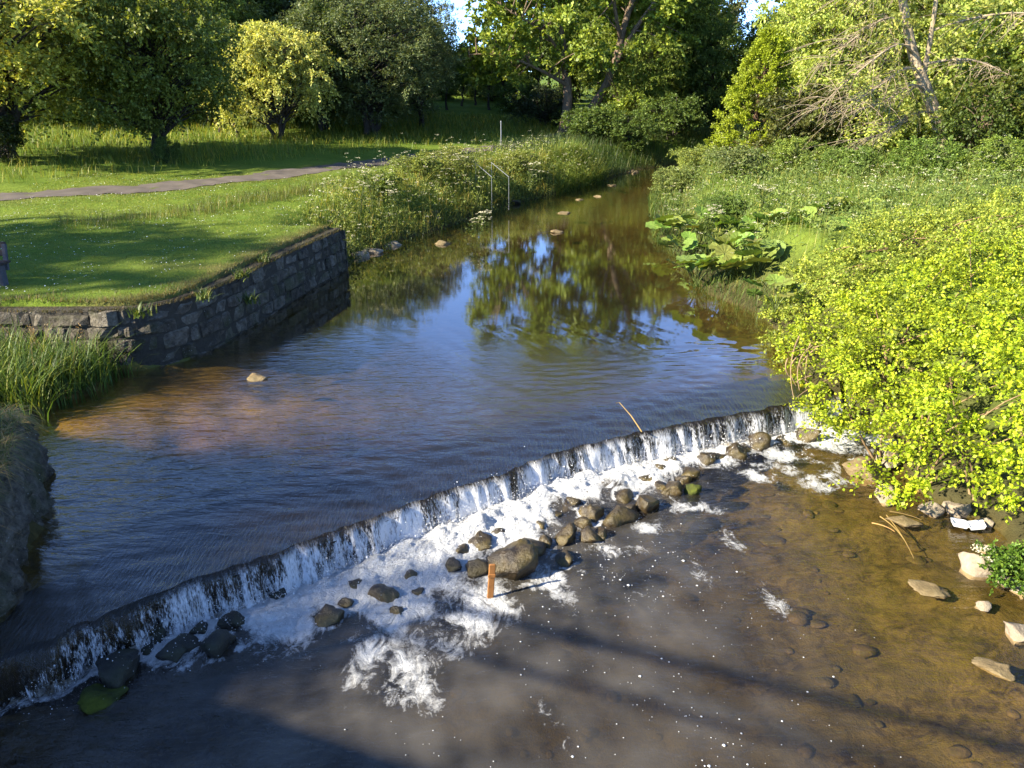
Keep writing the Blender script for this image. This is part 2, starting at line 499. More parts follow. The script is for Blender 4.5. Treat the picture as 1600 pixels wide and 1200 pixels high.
def ground(x, y, full=False):
    x = np.asarray(x, float); y = np.asarray(y, float)
    d, left = river_dist(x, y)
    up = upstream_of_lip(x, y)
    level = np.where(up > 0, 0.0, LOW)
    # left bank
    e = (x + 16.3) * -0.79 + (y - 25.7) * 0.61 - 1.8
    lawn = 1.22 + 0.012 * np.maximum(d, 0) + 0.055 * np.clip(e, 0, 30) + 0.04 * wob1(x, y) * np.clip(d / 4, 0, 1)
    wall_prof = sstep(0.14, 0.34, d)
    bank_prof = sstep(-0.2, 2.4, d)
    low_prof = np.clip(0.08 + 0.07 * d, 0, 0.4)
    ab_prof = 0.55 * sstep(-0.05, 0.35, d) + 0.5 * sstep(0.1, 2.2, d)
    wwall = sstep(13.66, 13.80, y) * (1 - sstep(21.7, 22.3, y))
    wlow = sstep(9.6, 10.6, y) * (1 - sstep(13.66, 13.80, y))
    wab = 1 - sstep(9.6, 10.6, y)
    wbank = sstep(21.7, 22.3, y)
    pl = wwall * wall_prof + wlow * low_prof + wab * ab_prof + wbank * bank_prof
    hl = level * (1 - pl) + pl * lawn
    # right bank
    lr = 1.35 + 0.045 * np.clip(d - 3, 0, 30) + 0.1 * wob1(x, y)
    wr = sstep(13, 9.5, y)
    pr_ = (1 - wr) * sstep(-0.2, 2.6, d) + wr * (0.12 * sstep(-0.3, 0.4, d) + 0.88 * sstep(0.2, 4.0, d))
    hr = level * (1 - pr_) + pr_ * lr
    land = np.where(left, hl, hr) + 0.03 * wob2(x, y) * sstep(0.3, 1.5, d)
    # the bed
    di = np.maximum(-d, 0)
    shoal = np.exp(-(((x + 5.6) / 2.6) ** 2 + ((y - 12.1 - 0.28 * (x + 5.6)) / 1.25) ** 2))
    far = sstep(17, 30, y)
    bed_u = -0.10 - (0.62 - 0.30 * far) * sstep(0, 2.2, di) + 0.38 * shoal * sstep(0.0, 1.0, di) + 0.05 * wob2(x, y)
    bed_u = np.minimum(bed_u, -0.06) 
    rs = sstep(1.5, 5.0, x)
    bed_l = LOW - 0.06 - (0.75 - 0.55 * rs) * sstep(0, 2.0, di) + 0.07 * wob2(x, y)
    bed_l = np.minimum(bed_l, LOW - 0.02)
    bed = np.where(up > 0, np.minimum(bed_u, -0.05 - 0.35 * (1 - sstep(0.2, 1.8, up))), bed_l)
    z = np.where(d > 0, np.maximum(land, level - 0.04), bed)
    if full:
        return z, d, left, up, shoal, rs, level
    return z

# ------------------------------------------------------------------ the ground
def axis(lo, a, b, hi, fine, grow):
    mid = np.arange(a, b, fine)
    def out(start, end):
        r = []; s = fine; v = start
        while v < end:
            s *= grow; v += s; r.append(v)
        return np.array(r)
    return np.concatenate([-out(-a, -lo)[::-1], mid, out(b, hi)])
gx = axis(-260, -10, 9, 260, 0.125, 1.05)
gy = axis(-60, 4, 24, 420, 0.125, 1.035)
GX, GY = np.meshgrid(gx, gy)
GZ, GD, GLEFT, GUP, GSHOAL, GRS, GLEV = ground(GX, GY, True)
nx, ny = len(gx), len(gy)
ii = np.arange(nx * ny).reshape(ny, nx)
quads = np.stack([ii[:-1, :-1], ii[:-1, 1:], ii[1:, 1:], ii[1:, :-1]], -1).reshape(-1, 4)
bedA = sstep(0.08, -0.05, GD)
earthA = np.where(GLEFT, sstep(0.9, 0.1, GD) * (GY > 21.5) + (GY < 13.5) * sstep(3.5, 0.3, GD), sstep(2.5, 0.3, GD)) * 0.9
dryA = np.where(GLEFT & (GY > 13) & (GY < 23), sstep(1.1, 0.35, GD + 0.25 * wob2(GX, GY)), 0) + 0.5 * np.exp(-(((GX + 6.9) / 1.1) ** 2 + ((GY - 16.6) / 0.35) ** 2))
dryA += 0.8 * sstep(1.9, 1.0, dist_line(GX, GY, PATH)[0]) * 0.6
sandA = np.clip(GSHOAL * 1.5 + 0.12 * sstep(22, 30, GY), 0, 1)
terrain = obj('ground', mesh_np('ground', np.stack([GX, GY, GZ], -1).reshape(-1, 3), quads, None, M['terrain'],
              {'bed': bedA.ravel(), 'earth': np.clip(earthA, 0, 1).ravel(), 'dry': np.clip(dryA, 0, 1).ravel(), 'sand': sandA.ravel()}, True))
tag(terrain, kind='structure')

# ------------------------------------------------------------------ path
def ribbon(P, half, zoff, cols=5):
    T = unit(np.gradient(P, axis=0)); Nn = np.stack([-T[:, 1], T[:, 0]], 1)
    w = np.linspace(-1, 1, cols)
    hw = half + 0.06 * Wob(11, 1, 8, 0.3, 6)(np.arange(len(P)) * 0.6)
    XY = P[:, None] + Nn[:, None] * (w[None, :, None] * hw[:, None, None])
    Z = ground(XY[..., 0], XY[..., 1]) + zoff
    V = np.concatenate([XY, Z[..., None]], -1).reshape(-1, 3)
    k = np.arange(len(P) * cols).reshape(len(P), cols)
    q = np.stack([k[:-1, :-1], k[:-1, 1:], k[1:, 1:], k[1:, :-1]], -1).reshape(-1, 4)
    return V, q
V, q = ribbon(smooth_line(PATH, 420, 1), 0.95, 0.018)
tag(obj('path', mesh_np('path', V, q, None, M['asphalt'], smooth=True)), kind='structure')

# ------------------------------------------------------------------ weir: sill, upper water, curtain, lower water
U_N = 450
lip_vis = smooth_line(np.vstack([LIP0[0] + (LIP0[0] - LIP0[2]) * 0.7, LIP0, LIP0[-1] + (LIP0[-1] - LIP0[-2]) * 0.8]), U_N, 3)
seg = np.linalg.norm(np.diff(lip_vis, axis=0), axis=1)
lip_u = np.concatenate([[0], np.cumsum(seg)])
lip_w = lip_vis + UPSTREAM * (0.05 * Wob(21, 1, 12, 0.25, 8)(lip_u) + 0.03 * Wob(22, 1, 14, 1.5, 4)(lip_u))[:, None]
ext_l = lip_w[0] + unit(lip_w[0] - lip_w[20]) * np.array([60, 25, 10, 4, 1.5, 0.5])[:, None]
ext_r = lip_w[-1] + unit(lip_w[-1] - lip_w[-20]) * np.array([0.5, 1.5, 4, 10, 25, 60])[:, None]
LIPS = np.vstack([ext_l, lip_w, ext_r])
NL = len(LIPS)
def fan(vs):
    """points upstream (+) or downstream (-) of the lip by the distances vs"""
    XY = LIPS[None] + UPSTREAM[None, None] * vs[:, None, None]
    k = np.arange(len(vs) * NL).reshape(len(vs), NL)
    q = np.stack([k[:-1, :-1], k[:-1, 1:], k[1:, 1:], k[1:, :-1]], -1).reshape(-1, 4)
    return XY, q
# pixel column of each lip point, used only to look up how wild the water is along the weir
def colpx(x, y, z):
    dep = y * math.cos(PITCH) + (CAM_H - z) * math.sin(PITCH)
    return 800 + F_PX * x / dep
lip_px = colpx(LIPS[:, 0], LIPS[:, 1], LIP_Z)

# upper water
vs = np.concatenate([[0.0], np.linspace(0.03, 3.2, 70), np.geomspace(3.4, 90, 60)])
XY, q = fan(vs)
x, y = XY[..., 0], XY[..., 1]
v = vs[:, None] + 0 * x
glac = 1 - sstep(0.0, 1.55, v)
z = LIP_Z * (1 - sstep(-0.4, 1.7, v)) / (1 - sstep(-0.4, 1.7, 0.0)) + 0.007 * Wob(31, 2, 14, 1.2, 4)(x * 0.6, y * 1.5) * sstep(18, 11, y)
rip = 0.008 + 0.40 * sstep(16.0, 11.0, y + 0.25 * x) + 0.05 * sstep(26, 34, y)
rip *= 1 - 0.75 * glac
dW, _ = river_dist(x, y)
sh = np.exp(-(((x + 5.6) / 2.6) ** 2 + ((y - 12.1 - 0.28 * (x + 5.6)) / 1.25) ** 2))
turb = (0.06 + 0.18 * sstep(16, 12.5, y) * sstep(-4, 0, x)) * sstep(0.1, 1.5, -dW) * (1 - 0.9 * np.clip(sh * 1.5, 0, 1)) * (1 - 0.5 * sstep(18, 30, y)) * (1 - 0.95 * glac)
deep = sstep(0.2, 2.5, -dW) * (1 - np.clip(sh * 1.8, 0, 1)) * (1 - 0.75 * sstep(22, 30, y)) * (1 - glac)
up_water = obj('river_water', mesh_np('river_water', np.concatenate([XY, z[..., None]], -1).reshape(-1, 3), q, None, M['upper_water'],
               {'deep': deep.ravel(), 'ripple': rip.ravel(), 'turbid': turb.ravel(), 'stream': (glac * 0.6).ravel(), 'foam': 0 * rip.ravel()}, True))
tag(up_water, kind='structure')

# concrete sill under the lip
prof = [(2.2, -0.60), (1.4, -0.22), (0.5, -0.13), (0.12, LIP_Z - 0.055), (-0.02, LIP_Z - 0.065), (-0.06, LIP_Z - 0.10), (-0.05, -0.35), (-0.02, -1.3)]
SV = np.concatenate([np.concatenate([LIPS + UPSTREAM * a, np.full((NL, 1), b)], 1)[None] for a, b in prof])
SV[..., 2] += 0.012 * Wob(33, 2, 12, 1.0, 6)(SV[..., 0], SV[..., 1]) * (np.array([0, 1, 1, 1, 1, 1, 1, 0])[:, None])
k = np.arange(SV.shape[0] * NL).reshape(SV.shape[0], NL)
q = np.stack([k[:-1, :-1], k[:-1, 1:], k[1:, 1:], k[1:, :-1]], -1).reshape(-1, 4)
tag(obj('weir_sill', mesh_np('weir_sill', SV.reshape(-1, 3), q, None, M['sill'], smooth=True)), 'dark wet concrete sill across the river under the falling water', 'weir')

# falling water
white_px = np.array([[-200, 0.0], [0, 0.3], [60, 0.45], [120, 0.58], [240, 0.66], [400, 0.78], [520, 0.85], [640, 1.0], [760, 0.98], [900, 0.92], [1000, 0.85], [1130, 0.72], [1260, 0.75], [1500, 0.5]])
lw = np.interp(lip_px, white_px[:, 0], white_px[:, 1])
FALL_OUT = 0.16
def fall_xy(u_idx_xy, t, extra=0.0):
    return u_idx_xy - UPSTREAM * ((FALL_OUT * np.sqrt(np.clip(t, 0, 1)) + extra)[..., None])
tt = np.linspace(0, 1, 16)
ua = np.concatenate([[0] * 6, lip_u, [lip_u[-1]] * 6])
bulge = 0.06 * Wob(41, 1, 14, 1.0, 8)(ua)
FV = []
for t in tt:
    xy = fall_xy(LIPS, np.full(NL, t), bulge * t)
    FV.append(np.concatenate([xy, np.full((NL, 1), LIP_Z - 0.0 - (LIP_Z - LOW + 0.02) * t)], 1))
FV = np.array(FV)[:, 4:-4]
nn = FV.shape[1]
k = np.arange(16 * nn).reshape(16, nn)
q = np.stack([k[:-1, :-1], k[:-1, 1:], k[1:, 1:], k[1:, :-1]], -1).reshape(-1, 4)
lw = lw * np.clip(0.95 + 0.28 * Wob(43, 1, 14, 0.8, 6)(ua), 0.3, 1.15)
ua4, lw4 = ua[4:-4], lw[4:-4]
tag(obj('falling_water', mesh_np('falling_water', FV.reshape(-1, 3), q, None, M['curtain'],
        {'along': np.tile(ua4, 16), 'drop': np.repeat(tt, nn), 'white': np.tile(lw4, 16)}, True)), kind='structure')

def ribbons_down(n, seed):
    """thin threads and gobs of white water falling off the lip"""
    g = np.random.default_rng(seed)
    clump = 0.5 + 0.5 * Wob(seed, 1, 14, 1.5, 7)(lip_u)
    w = np.interp(colpx(lip_w[:, 0], lip_w[:, 1], LIP_Z), white_px[:, 0], white_px[:, 1]) ** 1.3 * clump ** 1.6
    cdf = np.cumsum(w) / w.sum()
    uu = np.interp(g.uniform(0, 1, n), cdf, np.arange(U_N))
    ix = np.arange(U_N)
    base = np.stack([np.interp(uu, ix, lip_w[:, 0]), np.interp(uu, ix, lip_w[:, 1])], 1)
    t0 = g.beta(1.2, 1.0, n) * 0.9 + 0.03
    ln = g.uniform(0.04, 0.26, n) * (0.4 + t0)
    wd = g.uniform(0.0025, 0.010, n)
    out = g.exponential(0.02, n)
    V = []
    tang = unit(np.array(lip_w[-1] - lip_w[0]))
    sk = g.normal(0, 0.012, n)
    for f in (0.0, 0.33, 0.66, 1.0):
        t = np.clip(t0 + ln * f, 0, 1.0)
        xy = fall_xy(base, t, out * (0.3 + t)) + tang * (sk * f)[:, None]
        zz = LIP_Z - (LIP_Z - LOW) * t + 0.012
        wf = wd * (1.0 if 0.1 < f < 0.9 else 0.35)
        V.append(np.concatenate([xy - tang * wf[:, None], zz[:, None]], 1))
        V.append(np.concatenate([xy + tang * wf[:, None], zz[:, None]], 1))
    V = np.stack(V, 1).reshape(-1, 3)
    b = np.arange(n)[:, None] * 8
    q = np.concatenate([b + np.array([[0, 1, 3, 2]]), b + np.array([[2, 3, 5, 4]]), b + np.array([[4, 5, 7, 6]])])
    return V, q
V, q = ribbons_down(15000, 5)
tag(obj('falling_threads', mesh_np('falling_threads', V, q, None, M['spray'])), 'white threads of water pouring over the lip of the weir', 'falling water', kind='stuff')

def blobs(P, r, mat, name, flat=1.0):
    """small octahedra / flat bubbles at the points P"""
    n = len(P)
    o = np.array([[1, 0, 0], [0, 1, 0], [-1, 0, 0], [0, -1, 0], [0, 0, flat], [0, 0, -flat]])
    V = (P[:, None] + o[None] * r[:, None, None]).reshape(-1, 3)
    b = np.arange(n)[:, None] * 6
    T = np.concatenate([b + np.array([t]) for t in ((0, 1, 4), (1, 2, 4), (2, 3, 4), (3, 0, 4), (1, 0, 5), (2, 1, 5), (3, 2, 5), (0, 3, 5))])
    return mesh_np(name, V, None, T, mat)

# flecks of foam drifting on the lower pool
g = np.random.default_rng(77)
N_ = 16000
bx = g.uniform(-4.5, 6.2, N_); by = g.uniform(3.2, 12, N_)
dns = upstream_of_lip(bx, by); dr, _ = river_dist(bx, by)
drift = (0.5 + 0.5 * Wob(78, 2, 10, 0.35, 4)(bx + by * 0.35, by * 0.35)) ** 2
belt = np.exp(-((bx - (1.0 + 0.33 * (9 - by))) / 1.1) ** 2) + 0.25 * np.exp(-((bx + 0.8) / 1.3) ** 2) * (by < 7.5)
keep = (dns < -0.5) & (dr < -0.1) & (g.uniform(0, 1, N_) < drift * belt * 1.1)
bx, by = bx[keep], by[keep]
P = np.stack([bx, by, np.full(len(bx), LOW + 0.008)], 1)
tag(obj('foam_flecks', blobs(P, g.lognormal(-5.25, 0.55, len(bx)), M['spray'], 'foam_flecks', 0.35)), 'small white flecks of foam drifting on the lower pool', 'foam', kind='stuff')

# splash droplets over the foot of the fall
N_ = 9000
uu = np.interp(g.uniform(0, 1, N_), np.cumsum(np.interp(lip_px[6:-6], white_px[:, 0], white_px[:, 1]) ** 2.5) / (np.interp(lip_px[6:-6], white_px[:, 0], white_px[:, 1]) ** 2.5).sum(), np.arange(U_N))
base = np.stack([np.interp(uu, np.arange(U_N), lip_w[:, 0]), np.interp(uu, np.arange(U_N), lip_w[:, 1])], 1)
o_ = g.gamma(2.0, 0.12, N_)
xy = base - UPSTREAM * (o_ + 0.05)[:, None] + g.normal(0, 0.03, (N_, 2))
zz = LOW + 0.05 + g.exponential(0.09, N_) * np.exp(-o_ * 1.2) + 0.12 * np.exp(-((o_ - .3) / .3) ** 2) * np.interp(uu, np.arange(U_N), np.interp(lip_px[6:-6], [450, 700, 1000], [0, 1, 0.4]))
tag(obj('splash_drops', blobs(np.concatenate([xy, zz[:, None]], 1), g.lognormal(-5.5, 0.4, N_), M['spray'], 'splash_drops')), 'spray of white drops over the foot of the weir', 'spray', kind='stuff')

# ------------------------------------------------------------------ rocks
def ico(sub):
    import bmesh
    bm = bmesh.new()
    bmesh.ops.create_icosphere(bm, subdivisions=sub, radius=1)
    bm.verts.ensure_lookup_table()
    V = np.array([v.co[:] for v in bm.verts]); T = np.array([[v.index for v in f.verts] for f in bm.faces])
    bm.free()
    return V, T
ICO = {3: ico(3), 4: ico(4)}
def rock_mesh(seed, size, mat, sub=4, cuts=14, rough=0.19):
    g = np.random.default_rng(seed)
    V, T = ICO[sub]
    V = V.copy()
    for _ in range(cuts):
        nrm = unit(g.normal(size=3)); dd = g.uniform(0.45, 0.85)
        s = V @ nrm
        V -= np.outer(np.maximum(s - dd, 0) * 0.97, nrm)
    w1, w2, w3 = Wob(seed + 1, 3, 12, 0.4, 3), Wob(seed + 2, 3, 14, 1.3, 3), Wob(seed + 3, 3, 16, 4.0, 2.5)
    r = 1 + rough * w1(*V.T) + 0.45 * rough * w2(*V.T) + 0.18 * rough * w3(*V.T)
    V = V * r[:, None] * np.array(size)
    return mesh_np('rock', V, None, T, mat, smooth=True)

RK = []
def rock(px, py, rpx, label, mat, name='boulder', flat=0.75, wide=1.0, z=None, sink=0.35, group='boulders below the weir', cat='boulder', deep=1.0, seed=None, rz=None, level=LOW):
    """a rock whose middle shows at (px, py) on the water level and measures about 2*rpx across"""
    z0 = level if z is None else z
    x, y = on_plane(px, py, z0)
    dep = y * math.cos(PITCH) + (CAM_H - z0) * math.sin(PITCH)
    r = rpx * dep / F_PX
    sd = int(px * 7 + py) if seed is None else seed
    RK.append((x, y, r, level))
    o = obj(name, rock_mesh(sd, (r * wide, r * deep, r * flat), mat, 4 if rpx > 34 else 3))
    o.location = (x, y, z0 + r * flat * (0.5 - sink) * 0.6)
    o.rotation_euler = (0, 0, (sd % 60 - 30) / 60 if rz is None else rz)
    tag(o, label, cat, group)
    return o
wr, dk, ms, dy_, sl = M['wet_rock'], M['dark_rock'], M['moss_rock'], M['dry_rock'], M['silt_rock']
for a in [
    (248, 990, 30, 'tall black boulder at the dark end of the weir with white water behind it', dk, 1.0),
    (274, 1021, 33, 'broad low black rock just below the tall black boulder', dk, 0.55),
    (344, 1012, 27, 'rounded black rock alone right of the broad low black rock', dk, 0.8),
    (366, 973, 24, 'dark rock half covered in blue-white foam under the shaded fall', dk, 0.8),
    (311, 986, 18, 'small dark rock in the foam between the tall black boulder and the foam-covered rock', dk, 0.7),
    (437, 932, 16, 'small smooth black rock poking out of thick foam below the shaded fall', dk, 0.8),
    (190, 1052, 37, 'large angular black boulder with a little moss left of the tall black boulder', dk, 0.85),
    (162, 1092, 34, 'green mossy rock lowest in the shade at the left end of the weir', ms, 0.45),
    (229, 1016, 13, 'little black rock wedged between the two dark boulders left of the foam', dk, 0.6),
    (600, 932, 20, 'small round mossy brown rock standing alone in the thickest foam', wr, 1.0),
    (510, 965, 22, 'foam-covered brown rock left of the small round mossy rock', wr, 0.7),
    (706, 888, 16, 'brown rock in churning foam left of the rusty stake', wr, 0.8),
    (742, 893, 22, 'wet brown rock leaning against the left side of the rusty stake', wr, 0.9),
    (797, 886, 42, 'largest shaggy mossy boulder beside the rusty stake', wr, 0.8),
    (752, 852, 20, 'flat wet rock with water sliding over it above the rusty stake', wr, 0.7),
    (830, 862, 22, 'brown rock with a film of water right behind the largest mossy boulder', wr, 0.8),
    (886, 843, 19, 'upright mossy rock right of the largest mossy boulder', wr, 1.1),
    (852, 851, 14, 'narrow mossy rock between the largest boulder and the upright mossy rock', wr, 1.0),
    (925, 842, 18, 'low brown rock right of the upright mossy rock', wr, 0.7),
    (881, 876, 17, 'small brown rock almost under foam in front of the upright mossy rock', wr, 0.6),
    (966, 811, 24, 'dark brown boulder with dripping moss in the middle of the row', wr, 0.85),
    (1008, 794, 21, 'brown boulder touching the right side of the dripping mossy boulder', wr, 0.85),
    (928, 808, 19, 'wet rock under white water left of the dripping mossy boulder', wr, 0.8),
    (893, 790, 16, 'small rock showing through the foam close under the sunlit fall', wr, 0.8),
    (1050, 768, 19, 'brown rock right of the middle boulders with foam along its top', wr, 0.8),
    (1085, 770, 13, 'small green-topped rock outermost on the pool side of the row', ms, 0.9),
    (1104, 723, 17, 'brown rock in the row nearer the right end with foam on both sides', wr, 0.9),
    (1147, 711, 18, 'brown rock second from the pinkish boulder at the right end', wr, 0.85),
    (1188, 700, 21, 'squarish brown rock next to the pinkish boulder at the right end', wr, 0.85),
    (1258, 687, 25, 'pinkish brown boulder with a mossy top at the right end of the row', wr, 0.8),
    (1078, 742, 15, 'low wet rock behind the small green-topped rock', wr, 0.7),
    (1012, 750, 15, 'foamy rock close under the fall behind the middle boulders', wr, 0.7),
    (1045, 722, 13, 'small dark rock against the foot of the sunlit fall', wr, 0.7),
    (976, 778, 15, 'small brown rock just behind the dripping mossy boulder', wr, 0.75),
    (1203, 668, 9, 'tiny dark rock at the foot of the fall above the squarish rock', wr, 0.8),
    (910, 818, 14, 'little brown rock between foam streams left of the wet rock row', wr, 0.8),
]:
    rock(a[0], a[1], a[2] * (1.18 if a[0] > 480 else 1.05), a[3], a[4], flat=a[5], sink=0.25)
gk = np.random.default_rng(66)
DROWNED = ['small rock drowned in foam at the shaded left end of the sunlit fall', 'small drowned rock up-slope of the round mossy rock in thickest foam', 'drowned rock close under the fall above the rock left of the stake', 'small drowned rock just right of and below the round mossy foam rock', 'drowned rock halfway between the fall and the rusty stake', 'drowned rock right behind the flat wet rock above the stake', 'drowned rock at the fall foot, up-slope of the largest mossy boulder', 'drowned rock under the fall right of the largest boulder top', 'small drowned rock up-slope of the narrow mossy rock', 'drowned rock between the narrow mossy rock and the fall', 'drowned rock close to the fall, up-slope of the little brown rock', 'drowned rock nearest the fall left of the dripping mossy boulder top', 'drowned rock filling the gap left of the dripping mossy boulder', 'drowned rock squeezed between the two middle boulders', 'drowned rock behind the brown rock that has foam along its top', 'drowned rock just behind the small green-topped rock', 'small drowned rock against the fall behind the green-topped rock', 'drowned rock between the two brown rocks nearer the right end', 'drowned rock squeezed left of the squarish brown rock', 'drowned rock between the squarish rock and the pinkish boulder', 'small drowned rock low in foam left of the stake', 'small drowned rock left of the round mossy foam rock, in bluish foam']
for k_, (px, py, r) in enumerate([(560, 915, 14), (640, 900, 15), (668, 872, 13), (620, 955, 13), (690, 858, 14), (722, 862, 13), (775, 838, 15), (800, 830, 13), (845, 822, 14), (868, 806, 13), (915, 775, 13), (945, 762, 12), (940, 838, 15), (985, 800, 14), (1030, 762, 13), (1066, 752, 13), (1030, 735, 11), (1125, 716, 13), (1165, 704, 13), (1222, 690, 12), (655, 925, 12), (540, 945, 11)]):
    rock(px, py, r * gk.uniform(0.9, 1.25), DROWNED[k_], wr, flat=gk.uniform(0.6, 0.95), sink=0.35, group='half drowned rocks at the foot of the fall')
rg = 'stones along the right shore of the lower pool'
def shore(px, py, r, lab, mat, **k):
    kw = dict(name='stone', group=rg, cat='stone'); kw.update(k)
    return rock(px, py, r, lab, mat, **kw)
shore(1352, 738, 40, 'brown half wet boulder under the tip of the yellow-green bush', sl, flat=0.6, name='boulder', cat='boulder')
shore(1385, 722, 30, 'pale dry boulder behind the brown half wet one under the bush', dy_, flat=0.75, name='boulder', cat='boulder', sink=0.0)
shore(1386, 775, 28, 'pale boulder hidden behind the hanging leaves above the flat green slab', dy_, flat=0.6, name='boulder', cat='boulder')
shore(1412, 818, 31, 'flat greenish slab at the water edge below the bush', sl, flat=0.30, deep=0.7, rz=-0.4, sink=0.1)
shore(1532, 893, 33, 'large squared pale block standing at the edge of the shallows', dy_, flat=0.85, name='boulder', cat='boulder', sink=0.0, seed=412)
shore(1456, 922, 36, 'flat silty slab lying just out of the shallow water left of the squared block', sl, flat=0.22, deep=0.6, rz=-0.35, sink=0.2)
shore(1592, 990, 34, 'pale speckled stone on the right edge below the squared block', dy_, flat=0.55)
shore(1558, 1048, 35, 'long flat silty stone nearest the bottom right of the shallows', sl, flat=0.22, deep=0.62, rz=-0.4, sink=0.2)
shore(1533, 947, 16, 'small grey pointed stone in the shallows below the squared block', dy_, flat=0.5)
shore(1500, 800, 26, 'pale stone on the shore behind the white tray', dy_, flat=0.7, sink=0)
shore(1455, 800, 20, 'brown stone on the shore under the low bush twigs', dy_, flat=0.7)
shore(1572, 912, 17, 'small pale stone between the squared block and the parsley', dy_, flat=0.7)
shore(1594, 924, 18, 'pale oblong stone right of the small pale stone by the parsley', dy_, flat=0.7)
shore(1545, 860, 15, 'small stone behind the squared block', dy_, flat=0.7)
shore(1540, 820, 18, 'stone right of the white tray at the waterline', dy_, flat=0.6)
for (px, py, r, lab, mt, fl) in [
    (398, 591, 20, 'flat wet stone barely breaking the surface near the curved wall', sl, 0.28),
    (692, 381, 15, 'pale flat stone in still water off the weedy left bank', sl, 0.3),
    (872, 363, 13, 'flat pale stone in midstream above the tree reflections', sl, 0.3),
    (880, 333, 13, 'low stone in midstream between the weeds and the big leaves', sl, 0.3),
    (800, 318, 14, 'dark rock at the foot of the weedy left bank', dk, 0.5),
    (863, 301, 9, 'dark rock in front of the bright grass tussock', dk, 0.9),
    (558, 402, 22, 'grey slab at the waterline right after the end of the wall', dy_, 0.35),
    (585, 394, 22, 'grey slab second along the waterline from the end of the wall', dy_, 0.35),
    (612, 383, 20, 'grey slab third along the waterline from the end of the wall', dy_, 0.4),
    (683, 350, 16, 'grey upright stone in the bank below the cow parsley', dy_, 1.0),
    (668, 356, 13, 'grey stone left of the upright stone in the weedy bank', dy_, 0.9),
    (905, 312, 8, 'small pale stone breaking the shallow stream', sl, 0.3),
    (935, 307, 7, 'small stone in the shallow stream right of the tussock', sl, 0.3),
    (957, 290, 8, 'small pale stone upstream in the brown shallows', sl, 0.3)]:
    rock(px, py, r, lab, mt, name='stone', flat=fl, level=0.0, group='stones in the upper river', cat='stone', sink=0.3, deep=0.8)
# lower water with foam
vs = -np.concatenate([np.linspace(-0.05, 2.6, 150), np.geomspace(2.65, 50, 60)])
XY, q = fan(vs)
x, y = XY[..., 0], XY[..., 1]
dn = -vs[:, None] + 0 * x - FALL_OUT
px = lip_px[None] + 0 * x
def tab(rows):
    rows = np.array(rows, float)
    return np.interp(px, rows[:, 0], rows[:, 1])
fw = tab([[-100, .05], [0, .08], [100, .28], [250, .42], [330, .52], [450, 1.0], [520, 1.9], [600, 2.0], [680, 1.45], [760, 1.1], [860, .75], [930, .70], [1000, .62], [1100, .55], [1200, .60], [1260, .95], [1320, .8], [1400, .3]])
amp = tab([[-100, .3], [50, .5], [200, .88], [400, .95], [560, 1.0], [1000, 1.0], [1250, .95], [1400, .8]])
edge = fw * (1 + 0.55 * Wob(51, 2, 12, 0.9, 5)(ua[None] + 0 * x, dn * 0.4))
foam = amp * (1 - sstep(0.35, 1.25, dn / np.maximum(edge, 0.02)))
foam = np.maximum(foam, 0.42 * amp * (1 - sstep(0.8, 1.6, dn / np.maximum(edge, 0.02))) * (tab([[0, .4], [450, 1], [800, 1], [1300, 1]])))
# the long foam tails drifting away
def tail(cx, cy, ln, wd, ang, a):
    X = (x - cx) * math.cos(ang) + (y - cy) * math.sin(ang); Y = -(x - cx) * math.sin(ang) + (y - cy) * math.cos(ang)
    return a * np.exp(-(X / ln) ** 2 - (Y / wd) ** 2)
for (tx, ty, ln, wd, an, a) in [(580, 1000, .65, .34, -75, .68), (560, 1060, .6, .3, -70, .42), (590, 955, .45, .4, -70, .8), (545, 990, .4, .3, -60, .6), (650, 950, .4, .3, -60, .7), (840, 905, .3, .25, -70, .6), (700, 930, .4, .3, -60, .7), (725, 970, .5, .28, -60, .78), (870, 915, .5, .30, -65, .85), (920, 900, .45, .2, -20, .5), (1090, 795, .45, .2, -10, .8), (1020, 825, .4, .2, -20, .7), (950, 860, .4, .2, -20, .75), (1000, 860, .35, .14, -20, .5), (1260, 745, .8, .45, -30, .78), (1230, 715, .6, .35, -20, .8), (1310, 690, .5, .35, 0, .85), (1180, 745, .5, .3, -30, .68),
                                (1200, 730, .4, .2, -20, .5), (1330, 700, .5, .25, 0, .5), (470, 1020, .3, .15, -50, .45), (660, 960, .3, .2, -60, .6), (1150, 850, .7, .22, -75, .46), (1215, 950, .9, .22, -70, .42), (1100, 900, .6, .2, -70, .38)]:
    c = on_plane(tx, ty, LOW)
    foam = np.maximum(foam, tail(c[0], c[1], ln, wd, R(an), a) * (0.75 + 0.5 * wob3(x * 4, y * 4)))
for (rx_, ry_, rr_, lv_) in RK:
    if lv_ == LOW and rx_ < 5.4:
        q_ = np.hypot(x - rx_, y - ry_) / rr_
        near = foam > 0.06
        foam = np.maximum(foam, near * (0.62 * np.exp(-((q_ - 1.05) / 0.30) ** 2)) * (0.7 + 0.6 * wob3(x * 3, y * 3)))
streaks = 0.20 * np.exp(-((x - (1.0 + 0.33 * (9 - y))) / 0.8) ** 2) * sstep(0.6, 1.4, dn) * np.clip(0.5 + wob3(x * 1.3 + y * 0.4, y * 0.5), 0, 1)
foam = np.maximum(foam, streaks)
foam = np.clip(foam, 0, 1)
lift = tab([[300, 0], [480, .03], [600, .10], [700, .17], [800, .20], [900, .17], [1000, .10], [1100, .05], [1250, .05], [1400, 0]]) * np.exp(-((dn - 0.22) / 0.36) ** 2)
lump = Wob(52, 2, 16, 1.3, 4)(x, y); lump2 = Wob(53, 2, 16, 4.5, 3)(x, y)
